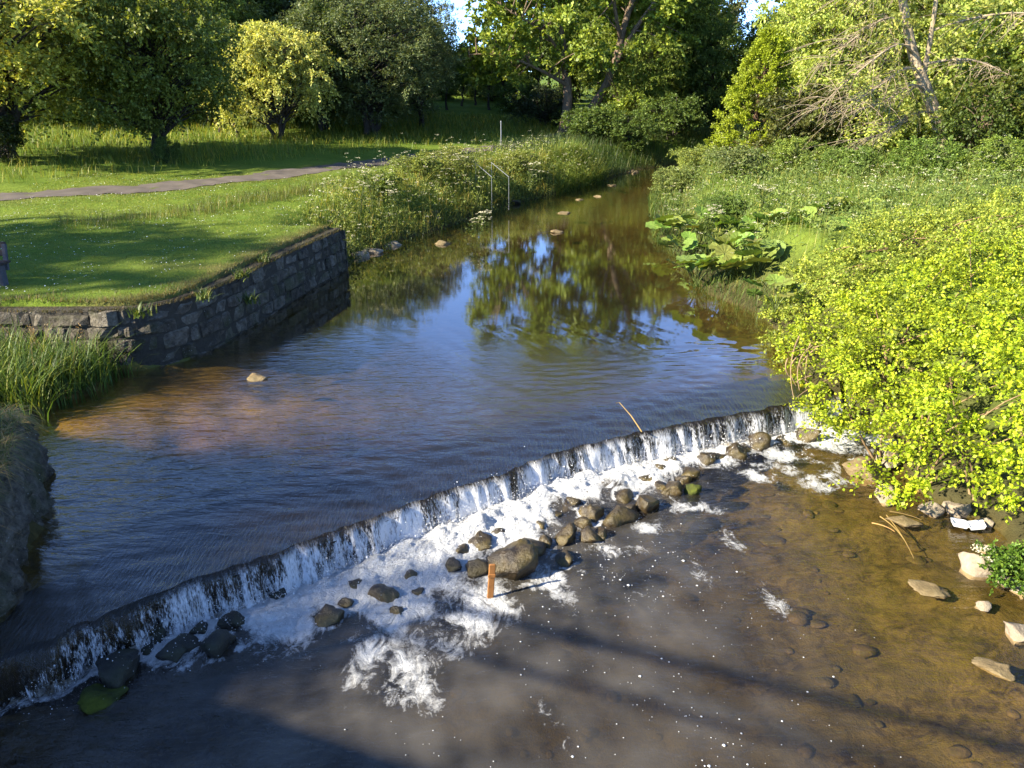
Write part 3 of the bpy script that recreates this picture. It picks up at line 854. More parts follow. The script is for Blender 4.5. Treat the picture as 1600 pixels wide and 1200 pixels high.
z = LOW + lift * (0.85 + 0.25 * lump) + foam * (0.018 * np.maximum(lump, -0.3) + 0.012 * lump2 + 0.010 * Wob(55, 2, 16, 11, 3)(x, y)) + 0.006 * Wob(54, 2, 12, 1.0, 4)(x, y)
dW, _ = river_dist(x, y)
rsh = sstep(1.5, 3.6, x + 0.3 * wob3(x * 3, y * 3))
turb = (0.33 - 0.30 * rsh) * np.clip(1 + 0.55 * wob2(x * 1.1, y * 1.1) + 0.3 * wob3(x * 5, y * 5), 0.3, 1.7) * (0.35 + 0.65 * sstep(-4.2, -1.2, x)) * sstep(0.0, 1.2, -dW) 
rip = 0.30 + 0.55 * (1 - sstep(0.4, 3.0, dn)) * (1 - 0.6 * rsh)
tag(obj('lower_pool_water', mesh_np('lower_pool_water', np.concatenate([XY, z[..., None]], -1).reshape(-1, 3), q[:, ::-1], None, M['lower_water'],
        {'deep': (0.6 * (1 - rsh) * sstep(0, 1.5, -dW)).ravel(), 'ripple': rip.ravel(), 'turbid': turb.ravel(), 'stream': 0 * rip.ravel(), 'foam': foam.ravel()}, True)), kind='structure')

# cobbles lying under the water of the lower pool
g = np.random.default_rng(91)
VV, TT = [], []; nvt = 0
ib, it = ico(2)
for k in range(230):
    x_, y_ = g.uniform(-4, 6), g.uniform(3.5, 11)
    if upstream_of_lip(np.array([x_]), np.array([y_]))[0] > -0.6 or not inside(np.array([x_]), np.array([y_]))[0]: continue
    r_ = g.lognormal(-2.75, 0.42)
    zb = float(ground(np.array([x_]), np.array([y_]))[0])
    v_ = ib * r_ * g.uniform(0.7, 1.3, 3) * np.array([1, 1, 0.30]) * (1 + 0.10 * g.normal(size=(len(ib), 1)))
    top = min(zb + 0.3 * r_, LOW - 0.05 - 0.5 * r_)
    VV.append(v_ + np.array([x_, y_, top])); TT.append(it + nvt); nvt += len(ib)
tag(obj('cobbles', mesh_np('cobbles', np.concatenate(VV), None, np.concatenate(TT), M['bed_stone'], smooth=True)), 'silty brown cobbles lying under the shallow water of the lower pool', 'cobbles', kind='stuff')
# gravel spit at the far bend
g = np.random.default_rng(9)
VV, TT = [], []; nvt = 0
ib, it = ico(1)
for k in range(110):
    tq = 0.55 * g.uniform(0, 1)
    px_ = 945 + 115 * tq ** 1.3; py_ = 270 + g.normal(0, 1.6) - 4 * tq
    x_, y_ = on_plane(px_, py_, 0.0)
    r_ = g.uniform(0.05, 0.16)
    v_ = ib * r_ * g.uniform(0.6, 1.2, 3) * np.array([1, 1, 0.5]) * (1 + 0.12 * g.normal(size=(len(ib), 1))) + np.array([x_, y_, 0.02])
    VV.append(v_); TT.append(it + nvt); nvt += len(ib)
tag(obj('gravel', mesh_np('gravel', np.concatenate(VV), None, np.concatenate(TT), M['silt_rock'])), 'grey gravel spit where the river bends out of sight', 'gravel', kind='stuff')

# ------------------------------------------------------------------ retaining wall, stone by stone
WL = smooth_line([(-9.6, 13.62), (-8.2, 13.60), (-7.4, 13.60), (-6.75, 13.74), (-6.2, 14.25), (-5.88, 15.1), (-5.62, 16.5), (-5.24, 19.0), (-4.66, 21.75)], 400, 2)
WL_S = np.concatenate([[0], np.cumsum(np.linalg.norm(np.diff(WL, axis=0), axis=1))])
WT = unit(np.gradient(WL, axis=0)); WN = np.stack([WT[:, 1], -WT[:, 0]], 1)     # towards the river
def wall_pt(s, out, z):
    k = np.arange(400)
    f = np.interp(s, WL_S, k)
    i = lambda A, c: np.interp(f, k, A[:, c])
    n = unit(np.array([i(WN, 0), i(WN, 1)]))
    bat = 0.10 * (1.2 - z) / 1.2
    return (i(WL, 0) + n[0] * (out + bat), i(WL, 1) + n[1] * (out + bat), z)
wall = empty('retaining_wall', (-5.7, 16, 0))
tag(wall, 'old curved stone retaining wall between the lawn and the river', 'wall')
def wchild(name, V, F, mat, smooth=False):
    me = bpy.data.meshes.new(name)
    me.from_pydata([(a - wall.location.x, b - wall.location.y, c) for a, b, c in V], [], F)
    me.materials.append(mat)
    return obj(name, me, wall)
L = WL_S[-1]
ss = np.linspace(0, L, 120)
core = []
prof = [(-0.55, 1.13), (-0.06, 1.15), (-0.012, 1.1), (-0.012, -0.6)]
for s in ss:
    for (o_, z_) in prof: core.append(wall_pt(s, o_, z_))
F = []
for i in range(len(ss) - 1):
    for j in range(3):
        a = i * 4 + j; F.append((a, a + 4, a + 5, a + 1))
wchild('wall_core', core, F, M['mortar'])
random.seed(3)
zc = -0.28
courses = [0.30, 0.27, 0.30, 0.24, 0.27]
for ci, hc in enumerate(courses):
    s = -random.uniform(0, 0.4)
    while s < L - 0.05:
        ln = random.uniform(0.22, 0.75)
        if ci == 1: ln *= 1.2
        s0, s1 = max(s, 0.0), min(s + ln, L)
        s += ln
        if s1 - s0 < 0.12: continue
        z0, z1 = zc + random.uniform(0.004, 0.014), zc + hc - random.uniform(0.004, 0.016)
        if ci == 4: z1 += random.uniform(-0.06, 0.04)
        po = random.uniform(-0.006, 0.05)
        b = random.uniform(0.02, 0.045)
        nseg = 3
        V = []
        for k in range(nseg + 1):
            sk = s0 + 0.010 + (s1 - s0 - 0.020) * k / nseg
            jt = [random.uniform(-0.022, 0.022) for _ in range(4)]
            e = b if k in (0, nseg) else 0
            V += [wall_pt(sk, -0.10 if ci < 4 else -0.34, z0 + jt[0]), wall_pt(sk, po - b - e * .5, z0 + jt[1]),
                  wall_pt(sk, po - e + jt[0] * 1.5, z0 + b + jt[1]), wall_pt(sk, po - e + jt[2] * 1.5, z1 - b + jt[2]),
                  wall_pt(sk, po - b - e * .5, z1 + jt[3]), wall_pt(sk, -0.10 if ci < 4 else -0.34, z1 + jt[0])]
        F = []
        for k in range(nseg):
            for j in range(6):
                a = k * 6 + j; c = k * 6 + (j + 1) % 6
                F.append((a, a + 6, c + 6, c))
        F += [(0, 1, 2, 3, 4, 5), tuple(nseg * 6 + j for j in (5, 4, 3, 2, 1, 0))]
        wchild('stone', V, F, M['wall_stone'])
    zc += hc
# end face of the wall, a quoin per course
zc = -0.28
e0 = np.array(wall_pt(L, 0, 0)[:2]); back = unit(np.array([-0.95, 0.30]))
for ci, hc in enumerate(courses):
    sx = 0.0
    for k in range(3):
        ln = random.uniform(0.3, 0.5)
        a = e0 + back * (sx + 0.01); b_ = e0 + back * (sx + ln - 0.012); f = unit(np.array([0.3, 0.95])) * random.uniform(0.02, 0.06)
        z0, z1 = zc + 0.01, zc + hc - 0.012
        V = [(*a, z0), (*b_, z0), (*b_, z1), (*a, z1)]
        V += [(*(a + f), z0 + .02), (*(b_ + f), z0 + .02), (*(b_ + f), z1 - .02), (*(a + f), z1 - .02)]
        wchild('stone', V, [(4, 5, 6, 7), (0, 1, 5, 4), (1, 2, 6, 5), (2, 3, 7, 6), (3, 0, 4, 7)], M['wall_stone'])
        sx += ln
    zc += hc

# rough stone face of the abutment at the left edge of the picture
AB = smooth_line([(-5.15, 6.3), (-5.35, 7.0), (-5.55, 8.1), (-6.1, 9.15), (-6.75, 10.2), (-7.2, 10.9)], 90, 3)
an = np.stack([np.gradient(AB[:, 1]), -np.gradient(AB[:, 0])], 1); an = unit(an)
zs = np.linspace(-0.9, 0.92, 40)
AV = []
wA, wB = Wob(61, 3, 16, 0.5, 4), Wob(62, 3, 16, 2.0, 4)
for zz_ in zs:
    zz_ = zz_ - (zz_ > -0.3) * 0.75 * (zz_ + 0.3) * sstep(9.3, 10.8, AB[:, 1])
    lean = -0.16 * np.clip((zz_ + 0.1) / 0.9, 0, 2) ** 1.6
    x_ = AB[:, 0] + an[:, 0] * (lean + 0.05); y_ = AB[:, 1] + an[:, 1] * (lean + 0.05)
    bl = 0.05 * np.round(2.5 * wA(x_ * 1.6, y_ * 1.6, zz_ * 2)) + 0.045 * wB(x_, y_, zz_)
    AV.append(np.stack([x_ + an[:, 0] * bl, y_ + an[:, 1] * bl, zz_ + 0 * x_], 1))
AV.append(np.stack([AB[:, 0] - an[:, 0] * 1.3, AB[:, 1] - an[:, 1] * 1.3, 1.0 - 0.75 * 1.3 * sstep(9.3, 10.8, AB[:, 1])], 1))
AV = np.array(AV)
k = np.arange(AV.shape[0] * 90).reshape(-1, 90)
q = np.stack([k[:-1, :-1], k[:-1, 1:], k[1:, 1:], k[1:, :-1]], -1).reshape(-1, 4)
tag(obj('stone_abutment', mesh_np('stone_abutment', AV.reshape(-1, 3), q, None, M['wall_stone'], smooth=True)),
    'rough weathered stone abutment under dry grass at the left end of the weir', 'abutment')

# ------------------------------------------------------------------ leaves, blades, tubes
def leaves(P, D, Nv, ln, wd, fold=0.12):
    """folded rhombus leaves: base P, along D, facing Nv"""
    D = unit(D); Sd = unit(np.cross(D, Nv)); Nn = np.cross(Sd, D)
    ln = np.broadcast_to(ln, len(P))[:, None]; wd = np.broadcast_to(wd, len(P))[:, None]
    mid = P + D * ln * 0.5
    V = np.stack([P, mid + Sd * wd * 0.5 + Nn * fold * wd, P + D * ln, mid - Sd * wd * 0.5 + Nn * fold * wd], 1).reshape(-1, 3)
    q = np.arange(len(P))[:, None] * 4 + np.array([[0, 1, 2, 3]])
    return V, q

def blades(P, h, wd, lean, g, nseg=2, az=None, droop=0.6):
    """grass blades from the points P"""
    n = len(P)
    az = g.uniform(0, 6.283, n) if az is None else az
    h = np.broadcast_to(h, n); wd = np.broadcast_to(wd, n); lean = np.broadcast_to(lean, n)
    d = np.stack([np.cos(az), np.sin(az)], 1); s = np.stack([-np.sin(az), np.cos(az)], 1)
    V = []
    for i in range(nseg + 1):
        f = i / nseg
        hor = lean * h * (f ** 1.8)
        ver = h * (f - droop * lean * f ** 3 * 0.6)
        c = np.concatenate([P[:, :2] + d * hor[:, None], (P[:, 2] + ver)[:, None]], 1)
        w = wd * (1 - f ** 1.5) * 0.5
        if i < nseg:
            V += [c - np.concatenate([s * w[:, None], np.zeros((n, 1))], 1), c + np.concatenate([s * w[:, None], np.zeros((n, 1))], 1)]
        else:
            V.append(c)
    V = np.stack(V, 1); m = V.shape[1]
    b = np.arange(n)[:, None] * m
    q = np.concatenate([b + np.array([[2 * i, 2 * i + 1, 2 * i + 3, 2 * i + 2]]) for i in range(nseg - 1)]) if nseg > 1 else None
    t = b + np.array([[m - 3, m - 2, m - 1]])
    return V.reshape(-1, 3), q, t

class Geo:
    """collects pieces into one mesh"""
    def __init__(s): s.V, s.q, s.t, s.n = [], [], [], 0
    def add(s, V, q=None, t=None):
        s.V.append(V)
        if q is not None and len(q): s.q.append(q + s.n)
        if t is not None and len(t): s.t.append(t + s.n)
        s.n += len(V)
    def mesh(s, name, mat, smooth=False):
        return mesh_np(name, np.concatenate(s.V), np.concatenate(s.q) if s.q else None, np.concatenate(s.t) if s.t else None, mat, smooth=smooth)

def tube(geo, P, r, sides=6, cap=False):
    P = np.asarray(P, float); n = len(P); r = np.broadcast_to(r, n)
    T = unit(np.gradient(P, axis=0))
    ref = np.where(np.abs(T[:, 2:3]) > 0.9, np.array([[1.0, 0, 0]]), np.array([[0, 0, 1.0]]))
    A = unit(np.cross(T, ref)); B = np.cross(T, A)
    for i in range(1, n):
        if A[i] @ A[i - 1] < 0.2:
            A[i] = unit(A[i - 1] - T[i] * (A[i - 1] @ T[i])); B[i] = np.cross(T[i], A[i])
    a = np.arange(sides) / sides * 2 * np.pi
    V = P[:, None] + (A[:, None] * np.cos(a)[None, :, None] + B[:, None] * np.sin(a)[None, :, None]) * r[:, None, None]
    k = np.arange(n * sides).reshape(n, sides); k2 = np.roll(k, -1, 1)
    geo.add(V.reshape(-1, 3), np.stack([k[:-1], k2[:-1], k2[1:], k[1:]], -1).reshape(-1, 4))

def bez(a, b, c, n=6):
    t = np.linspace(0, 1, n)[:, None]
    return (1 - t) ** 2 * a + 2 * t * (1 - t) * b + t * t * c

def shoots(centres, rad, g, n_sh, n_lf, leaf, up=0.25, droop=0.35, flat=0.7, wfac=0.62, jit=0.05, geo=None, twigs=None, start=0.15):
    """clumps of leafy shoots radiating from the clump centres"""
    nC = len(centres)
    rad = np.broadcast_to(rad, nC)
    D = g.normal(size=(nC, n_sh, 3)); D[..., 2] = D[..., 2] * flat + up
    D = unit(D)
    L_ = rad[:, None] * g.uniform(0.55, 1.12, (nC, n_sh))
    t = g.uniform(start, 1.0, (nC, n_sh, n_lf)) ** 0.8
    P = centres[:, None, None] + D[:, :, None] * (L_[:, :, None] * t)[..., None]
    P[..., 2] -= droop * L_[:, :, None] * t ** 2 * 0.6
    P = P + g.normal(size=P.shape) * (jit * L_[:, :, None, None])
    Ds = np.broadcast_to(D[:, :, None], P.shape).copy(); Ds[..., 2] -= droop * t
    Ds = Ds + g.normal(size=P.shape) * 0.75
    Nv = g.normal(size=P.shape) * 0.7 + np.array([0, 0, 0.9]) + 0.35 * np.broadcast_to(D[:, :, None], P.shape)
    n = P.size // 3
    ln = leaf * g.uniform(0.65, 1.3, n)
    V, q = leaves(P.reshape(-1, 3), Ds.reshape(-1, 3), Nv.reshape(-1, 3), ln, ln * wfac)
    geo.add(V, q)

def crown_centres(g, n, rx, rz, z0, form='round', low=0.0):
    """clump centres filling a crown, more of them near its skin"""
    P = []
    while len(P) < n:
        d = unit(g.normal(size=3)); r = g.uniform(0.15, 1) ** 0.45
        p = d * r
        if p[2] < low - 1: continue
        if form == 'cone' and math.hypot(p[0], p[1]) > 0.95 - 0.55 * (p[2] + 1): continue
        if form == 'weep' and p[2] < -0.2 and math.hypot(p[0], p[1]) < 0.45: continue
        P.append((p[0] * rx, p[1] * rx, z0 + (p[2] + 1) * rz))
    P = np.array(P)
    P[:, :2] *= (1 + 0.22 * Wob(int(g.integers(1e6)), 3, 8, 0.12, 3)(*P.T))[:, None]
    return P

def make_tree(seed, h, rx, base, n_cl, rad, n_sh, n_lf, leaf, stems=1, trunk_r=0.16, form='round', droop=0.35, flat=0.7, lean=(0, 0), wfac=0.62, up=0.25, limb=None):
    """a trunk mesh and a crown mesh, standing at the origin"""
    g = np.random.default_rng(seed)
    rz = (h - base) / 2
    C_ = crown_centres(g, n_cl, rx, rz * 0.92, base, form)
    C_[:, 0] += lean[0] * (C_[:, 2] / h); C_[:, 1] += lean[1] * (C_[:, 2] / h)
    tk = Geo(); st = []
    for i in range(stems):
        az = g.uniform(0, 6.28); sp = 0.0 if stems == 1 else g.uniform(0.12, 0.3)
        top = np.array([lean[0] * 0.8 + sp * rx * math.cos(az), lean[1] * 0.8 + sp * rx * math.sin(az), h * g.uniform(0.72, 0.88)])
        b0 = np.array([0.5 * trunk_r * stems * math.cos(az) * (stems > 1), 0.5 * trunk_r * stems * math.sin(az) * (stems > 1), -0.25])
        mid = (b0 + top) * 0.5 + g.normal(size=3) * np.array([0.06 * h, 0.06 * h, 0])
        P = bez(b0, mid, top, 12)
        P[1:-1, :2] += g.normal(size=(10, 2)) * 0.012 * h
        r = trunk_r / stems ** 0.4 * (1 - np.linspace(0, 1, 12)) ** 0.8 + 0.015
        r[0] *= 1.5; r[1] *= 1.12
        tube(tk, P, r, 8); st.append((P, r))
    for c in C_:
        P, r = st[g.integers(len(st))]
        k = int(np.clip(np.interp(max(c[2] - 0.35 * math.hypot(c[0], c[1]) - 0.3, base * 0.6), P[:, 2], np.arange(12)), 2, 10))
        a = P[k]; b_ = a * 0.5 + c * 0.5 + np.array([0, 0, 0.18 * np.linalg.norm(c - a)]) + g.normal(size=3) * 0.1
        Q = bez(a, b_, c, 6); Q[1:-1] += g.normal(size=(4, 3)) * 0.05
        tube(tk, Q, np.linspace(min(r[k] * 0.5, 0.12), 0.012, 6), 5)
    cr = Geo()
    shoots(C_, rad * g.uniform(0.7, 1.3, len(C_)), g, n_sh, n_lf, leaf, up=up, droop=droop, flat=flat, wfac=wfac, geo=cr)
    return tk.mesh('trunk', M['bark'], True), cr.mesh('crown', M['leaf'])

TREES = {}
def tree_kind(kind):
    if kind in TREES: return TREES[kind]
    k, v = kind[:-1], int(kind[-1])
    if k == 'hawthorn':    r = make_tree(100 + v, 8, 3.7, 1.0, 165, 0.98, 16, 20, 0.135, stems=3, trunk_r=0.2, droop=0.55, flat=0.55)
    elif k == 'weeping':   r = make_tree(110 + v, 6.2, 2.8, 0.3, 170, 0.80, 17, 20, 0.108, stems=3, trunk_r=0.14, form='weep', droop=1.0, flat=0.6, up=0.3)
    elif k == 'willow':    r = make_tree(120 + v, 13, 4.6, 0.9, 230, 1.15, 16, 17, 0.175, stems=3, trunk_r=0.26, droop=0.5, flat=0.9, wfac=0.4)
    elif k == 'broad':     r = make_tree(130 + v, 14, 4.9, 1.2, 220, 1.3, 15, 16, 0.22, stems=1, trunk_r=0.28, droop=0.35, flat=0.7)
    elif k == 'slim':      r = make_tree(140 + v, 8, 2.3, 2.6, 50, 0.95, 14, 14, 0.22, stems=1, trunk_r=0.13)
    elif k == 'poplar':    r = make_tree(150 + v, 19, 3.3, 2.0, 115, 1.1, 15, 15, 0.24, stems=1, trunk_r=0.3, droop=-0.3, flat=1.1, up=0.6)
    elif k == 'airy':      r = make_tree(160 + v, 12, 4.0, 2.0, 140, 1.05, 14, 17, 0.15, stems=2, trunk_r=0.16, droop=0.4, flat=0.6)
    elif k == 'shrub':     r = make_tree(170 + v, 3.4, 2.0, 0.1, 70, 0.62, 15, 14, 0.12, stems=3, trunk_r=0.08, droop=0.3, flat=0.8)
    TREES[kind] = r
    return r

def tree(name, label, kind, px, Y, col, scale=1.0, wide=1.0, rz=None, group=None, cat='tree', bark=(0.05, 0.042, 0.034), z=None, X=None):
    tk, cr = tree_kind(kind)
    x = col_at(px, Y) if X is None else X
    zg = float(ground(np.array([x]), np.array([Y]))[0]) if z is None else z
    e = empty(name, (x, Y, zg - 0.05), random.uniform(0, 6.28) if rz is None else rz)
    e.scale = (scale * wide, scale * wide, scale)
    tag(e, label, cat, group)
    a = obj('trunk', tk, e); a.color = (*bark, 1)
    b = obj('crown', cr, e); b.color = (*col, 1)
    return e

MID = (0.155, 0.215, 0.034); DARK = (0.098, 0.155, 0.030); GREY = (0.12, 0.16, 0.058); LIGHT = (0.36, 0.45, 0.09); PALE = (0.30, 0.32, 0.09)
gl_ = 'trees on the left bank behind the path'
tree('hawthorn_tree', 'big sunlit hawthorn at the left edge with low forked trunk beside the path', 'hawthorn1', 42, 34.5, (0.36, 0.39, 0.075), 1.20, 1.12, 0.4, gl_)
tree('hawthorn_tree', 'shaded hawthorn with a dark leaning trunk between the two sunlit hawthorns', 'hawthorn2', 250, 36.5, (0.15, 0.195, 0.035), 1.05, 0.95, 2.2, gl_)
tree('hawthorn_tree', 'bright yellow-green hawthorn drooping almost to the grass behind the path', 'weeping1', 432, 45.5, (0.46, 0.50, 0.13), 1.08, 1.0, 1.1, gl_)
tree('willow_tree', 'dark grey-green willow with several trunks right of the drooping hawthorn', 'willow1', 583, 50, GREY, 0.74, 1.35, 0.2, gl_)
tree('willow_tree', 'dark grey-green willow next to the sky gap at the end of the left row', 'willow2', 655, 56, GREY, 0.74, 0.85, 3.0, gl_)
tree('willow_tree', 'tall dark willow behind and between the drooping hawthorn and the many-stemmed willow', 'willow1', 515, 60, GREY, 0.95, 1.1, 4.0, gl_)
tree('broadleaf_tree', 'tall dark tree with gold-tipped top behind the leaning-trunk hawthorn', 'broad1', 300, 53, (0.19, 0.22, 0.042), 1.0, 1.0, 1.0, gl_)
tree('broadleaf_tree', 'tall dark tree behind the drooping hawthorn', 'broad2', 400, 60, MID, 1.1, 1.0, 0.0, gl_)
tree('broadleaf_tree', 'tall tree rising behind the big hawthorn at the left edge', 'broad2', 140, 50, MID, 1.0, 1.0, 2.0, gl_)
tree('broadleaf_tree', 'tall dark tree behind the left edge of the picture', 'broad1', 30, 54, DARK, 1.0, 1.0, 3.3, gl_)
tree('broadleaf_tree', 'dark tree in the wood behind the shaded hawthorn', 'broad3', 215, 64, DARK, 1.15, 1.0, 5.0, gl_)
tree('broadleaf_tree', 'dark tree in the wood deep behind the many-stemmed willow', 'broad3', 590, 68, DARK, 0.85, 1.1, 5.0, gl_)
tree('broadleaf_tree', 'dark tree in the wood behind the left-hand willow gap', 'broad2', 470, 70, DARK, 1.05, 1.0, 1.0, gl_)
tree('slim_tree', 'slim dark sapling between the shaded and the drooping hawthorn', 'slim1', 345, 47, DARK, 0.8, 0.8, 1.0, gl_)
tree('slim_tree', 'slim dark sapling just left of the drooping hawthorn', 'slim2', 372, 45, DARK, 0.75, 0.7, 2.0, gl_)
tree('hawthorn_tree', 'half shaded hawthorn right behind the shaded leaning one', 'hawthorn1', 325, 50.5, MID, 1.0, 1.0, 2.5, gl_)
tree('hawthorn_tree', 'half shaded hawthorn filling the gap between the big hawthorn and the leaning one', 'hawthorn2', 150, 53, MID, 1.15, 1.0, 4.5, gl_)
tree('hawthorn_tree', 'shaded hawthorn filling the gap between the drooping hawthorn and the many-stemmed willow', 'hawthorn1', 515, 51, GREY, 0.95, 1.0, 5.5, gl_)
tree('slim_tree', 'slim tree with thin trunk right behind the drooping hawthorn', 'slim1', 505, 50, DARK, 0.95, 0.9, 3.0, gl_)
gw = 'woodland trees at the end of the path'
for (px, Y, sc, c, kd, lab) in [
    (742, 76, 0.66, PALE, 'slim2', 'pale round-topped tree catching the sun under the sky gap'),
    (700, 70, 0.66, DARK, 'slim1', 'dark slender trunk left of the pale round-topped tree'),
    (722, 74, 0.62, DARK, 'slim2', 'dark slender trunk just below the pale round crown'),
    (765, 72, 0.74, DARK, 'slim1', 'dark slender tree just right of the pale round crown'),
    (790, 78, 0.85, DARK, 'slim2', 'dark woodland tree above the signpost'),
    (812, 84, 1.0, MID, 'slim1', 'woodland tree between the signpost and the sycamore'),
    (838, 76, 1.0, DARK, 'slim2', 'dark woodland tree directly left of the sycamore trunk'),
    (860, 90, 1.2, DARK, 'slim1', 'far dark tree seen under the sycamore limbs'),
    (676, 82, 0.8, MID, 'slim2', 'far woodland tree left of the sky gap')]:
    tree('woodland_tree', lab, kd, px, Y, c, sc, 1.0, None, gw)
ge = 'trees round the river bend'
for (px, Y, sc, wd, c, kd, lab) in [
    (1000, 68, 1.0, 1.0, MID, 'broad1', 'dark tree behind the right half of the sycamore'),
    (1062, 60, 0.78, 0.75, MID, 'broad3', 'dark ivy-green tree overhanging the river bend'),
    (1105, 78, 0.95, 1.0, (0.12, 0.135, 0.050), 'poplar1', 'tall pale poplar with upright branches left of the second sky gap'),
    (1045, 84, 0.98, 1.0, (0.10, 0.12, 0.04), 'poplar2', 'tall pale poplar between the sycamore and the other poplar'),
    (950, 82, 1.0, 1.0, MID, 'broad2', 'tall tree in the wood behind the sycamore crown'),
    (900, 86, 0.8, 1.0, DARK, 'broad3', 'dark tree behind the sycamore trunk'),
    (1010, 55, 0.60, 0.95, MID, 'airy1', 'small leafy tree with bent pale stems under the sycamore by the river'),
    (1110, 58, 0.55, 0.8, DARK, 'broad2', 'low dark tree on the bend beside the golden conifer'),
    (1180, 62, 0.62, 1.0, MID, 'broad1', 'green tree far behind the golden conifer')]:
    tree('bend_tree', lab, kd, px, Y, c, sc, wd, None, ge)
gr = 'trees on the right bank'
for (px, Y, sc, wd, c, kd, lab) in [
    (1262, 46, 1.0, 0.80, LIGHT, 'airy1', 'light green airy tree behind the golden conifer'),
    (1345, 47, 1.15, 1.0, LIGHT, 'airy2', 'light green airy tree behind the drooping bare branches'),
    (1445, 46, 1.15, 1.0, LIGHT, 'airy1', 'light green tree behind the leaning pale trunk'),
    (1545, 42, 1.1, 1.0, (0.10, 0.135, 0.02), 'airy2', 'green tree at the right with a grey upright trunk'),
    (1650, 37, 1.1, 1.0, LIGHT, 'airy1', 'yellow-green tree cut off by the right edge'),
    (1590, 50, 1.1, 1.0, LIGHT, 'broad1', 'dense tree deep in the right-hand wood'),
    (1400, 56, 1.0, 1.1, LIGHT, 'broad2', 'dense tree far behind the leaning trunk'),
    (1300, 58, 0.95, 1.0, LIGHT, 'broad3', 'dense light tree far behind the airy trees')]:
    tree('right_bank_tree', lab, kd, px, Y, c, sc, wd, None, gr, bark=(0.17, 0.14, 0.105))
gs = 'shrubs on the right bank'
for (px, Y, sc, wd, c, lab, kd) in [
    (1250, 37, 1.05, 1.1, (0.085, 0.10, 0.025), 'grey-green shrub between the golden conifer and the bare branches', 'shrub1'),
    (1330, 37.5, 1.1, 1.2, LIGHT, 'light shrub under the drooping bare branches', 'shrub2'),
    (1410, 36, 0.95, 1.1, LIGHT, 'light shrub left of the foot of the leaning trunk', 'shrub1'),
    (1530, 31.5, 0.9, 1.0, (0.075, 0.115, 0.018), 'dense bright green shrub right of the foot of the leaning trunk', 'shrub2'),
    (1600, 32, 1.2, 1.1, (0.10, 0.13, 0.02), 'green shrub at the right edge below the trees', 'shrub1'),
    (1540, 36, 1.3, 1.1, MID, 'tall green shrub behind the leaning trunk', 'shrub2'),
    (1085, 42.5, 0.45, 0.9, LIGHT, 'small light bush overhanging the river left of the golden conifer', 'shrub1')]:
    tree('shrub', lab, kd, px, Y, c, sc, wd, None, gs, 'shrub', bark=(0.16, 0.12, 0.08))
gd = 'dark bushes in the shade of the left bank'
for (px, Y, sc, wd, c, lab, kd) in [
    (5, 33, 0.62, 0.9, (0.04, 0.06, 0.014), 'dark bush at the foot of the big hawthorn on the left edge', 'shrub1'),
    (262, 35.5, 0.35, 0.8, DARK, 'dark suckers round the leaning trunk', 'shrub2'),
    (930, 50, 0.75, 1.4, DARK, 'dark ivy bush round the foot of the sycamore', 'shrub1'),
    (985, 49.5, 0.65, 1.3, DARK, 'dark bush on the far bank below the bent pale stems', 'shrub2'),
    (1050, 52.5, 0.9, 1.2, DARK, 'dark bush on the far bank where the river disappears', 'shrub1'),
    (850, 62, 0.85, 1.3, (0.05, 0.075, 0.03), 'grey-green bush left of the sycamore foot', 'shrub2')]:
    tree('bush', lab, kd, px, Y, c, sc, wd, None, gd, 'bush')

# the wood beyond, one mass
g = np.random.default_rng(44)
C_ = []
while len(C_) < 600:
    px = g.uniform(-250, 1750); Y = g.uniform(84, 112)
    x = col_at(px, Y); top = 13 if not (640 < px < 800 or 1105 < px < 1215) else 5.2
    C_.append((x, Y, 2.0 + top * g.uniform(0, 1) ** 0.8))
G_ = Geo(); shoots(np.array(C_), 2.0, g, 11, 12, 0.6, up=0.2, droop=0.3, flat=0.8, geo=G_)
o = obj('far_wood', G_.mesh('far_wood', M['leaf'])); o.color = (0.085, 0.125, 0.028, 1)
tag(o, 'dense dark wood closing the valley behind the trees', 'wood', kind='stuff')
gu = 'understorey bushes in the wood'
for (px, Y, sc, lab) in [(110, 46, 1.0, 'dark bush between the big hawthorn and the shaded hawthorn'), (20, 47, 1.1, 'dark bush far behind the big hawthorn'), (190, 55, 1.2, 'dark bush behind the leaning-trunk hawthorn, left side'), (290, 58, 1.1, 'dark bush behind the leaning-trunk hawthorn, right side'),
    (480, 57, 0.9, 'dark bush right behind the drooping hawthorn'), (540, 60, 1.0, 'dark bush behind the many-stemmed willow, left side'), (625, 62, 0.9, 'dark bush behind the many-stemmed willow, right side'), (690, 80, 0.9, 'dark bush among the slender trunks'),
    (775, 82, 1.0, 'dark bush behind the signpost'), (815, 70, 0.9, 'dark bush left of the grey-green bush by the sycamore'), (1000, 62, 1.2, 'dark bush behind the bent pale stems'), (1085, 66, 1.3, 'dark bush filling the bend behind the overhanging tree')]:
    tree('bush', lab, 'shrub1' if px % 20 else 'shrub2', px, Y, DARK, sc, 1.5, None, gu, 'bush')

# trees that stand left of the frame; their shade lies on the lawn and the weir
gx_ = 'trees left of the frame'
for (X, Y, h, wd, c, kd, lab) in [
    (-16.7, 3.3, 8.6 / 13, 0.70, MID, 'willow2', 'tree left of the frame whose shade falls on the weir'),
    (-14.9, 1.3, 7.6 / 13, 0.62, MID, 'willow1', 'tree left of the frame whose shade falls on the lower pool'),
    (-25.5, 9.0, 12.5 / 12, 0.95, MID, 'airy1', 'tree left of the frame whose shade falls on the lawn'),
    (-24.0, 13.0, 12.0 / 12, 0.9, MID, 'airy2', 'tree left of the frame whose shade falls on the wall')]:
    tree('bank_tree', lab, kd, 0, Y, c, h, wd / h if False else wd, 0.5, gx_, X=X)

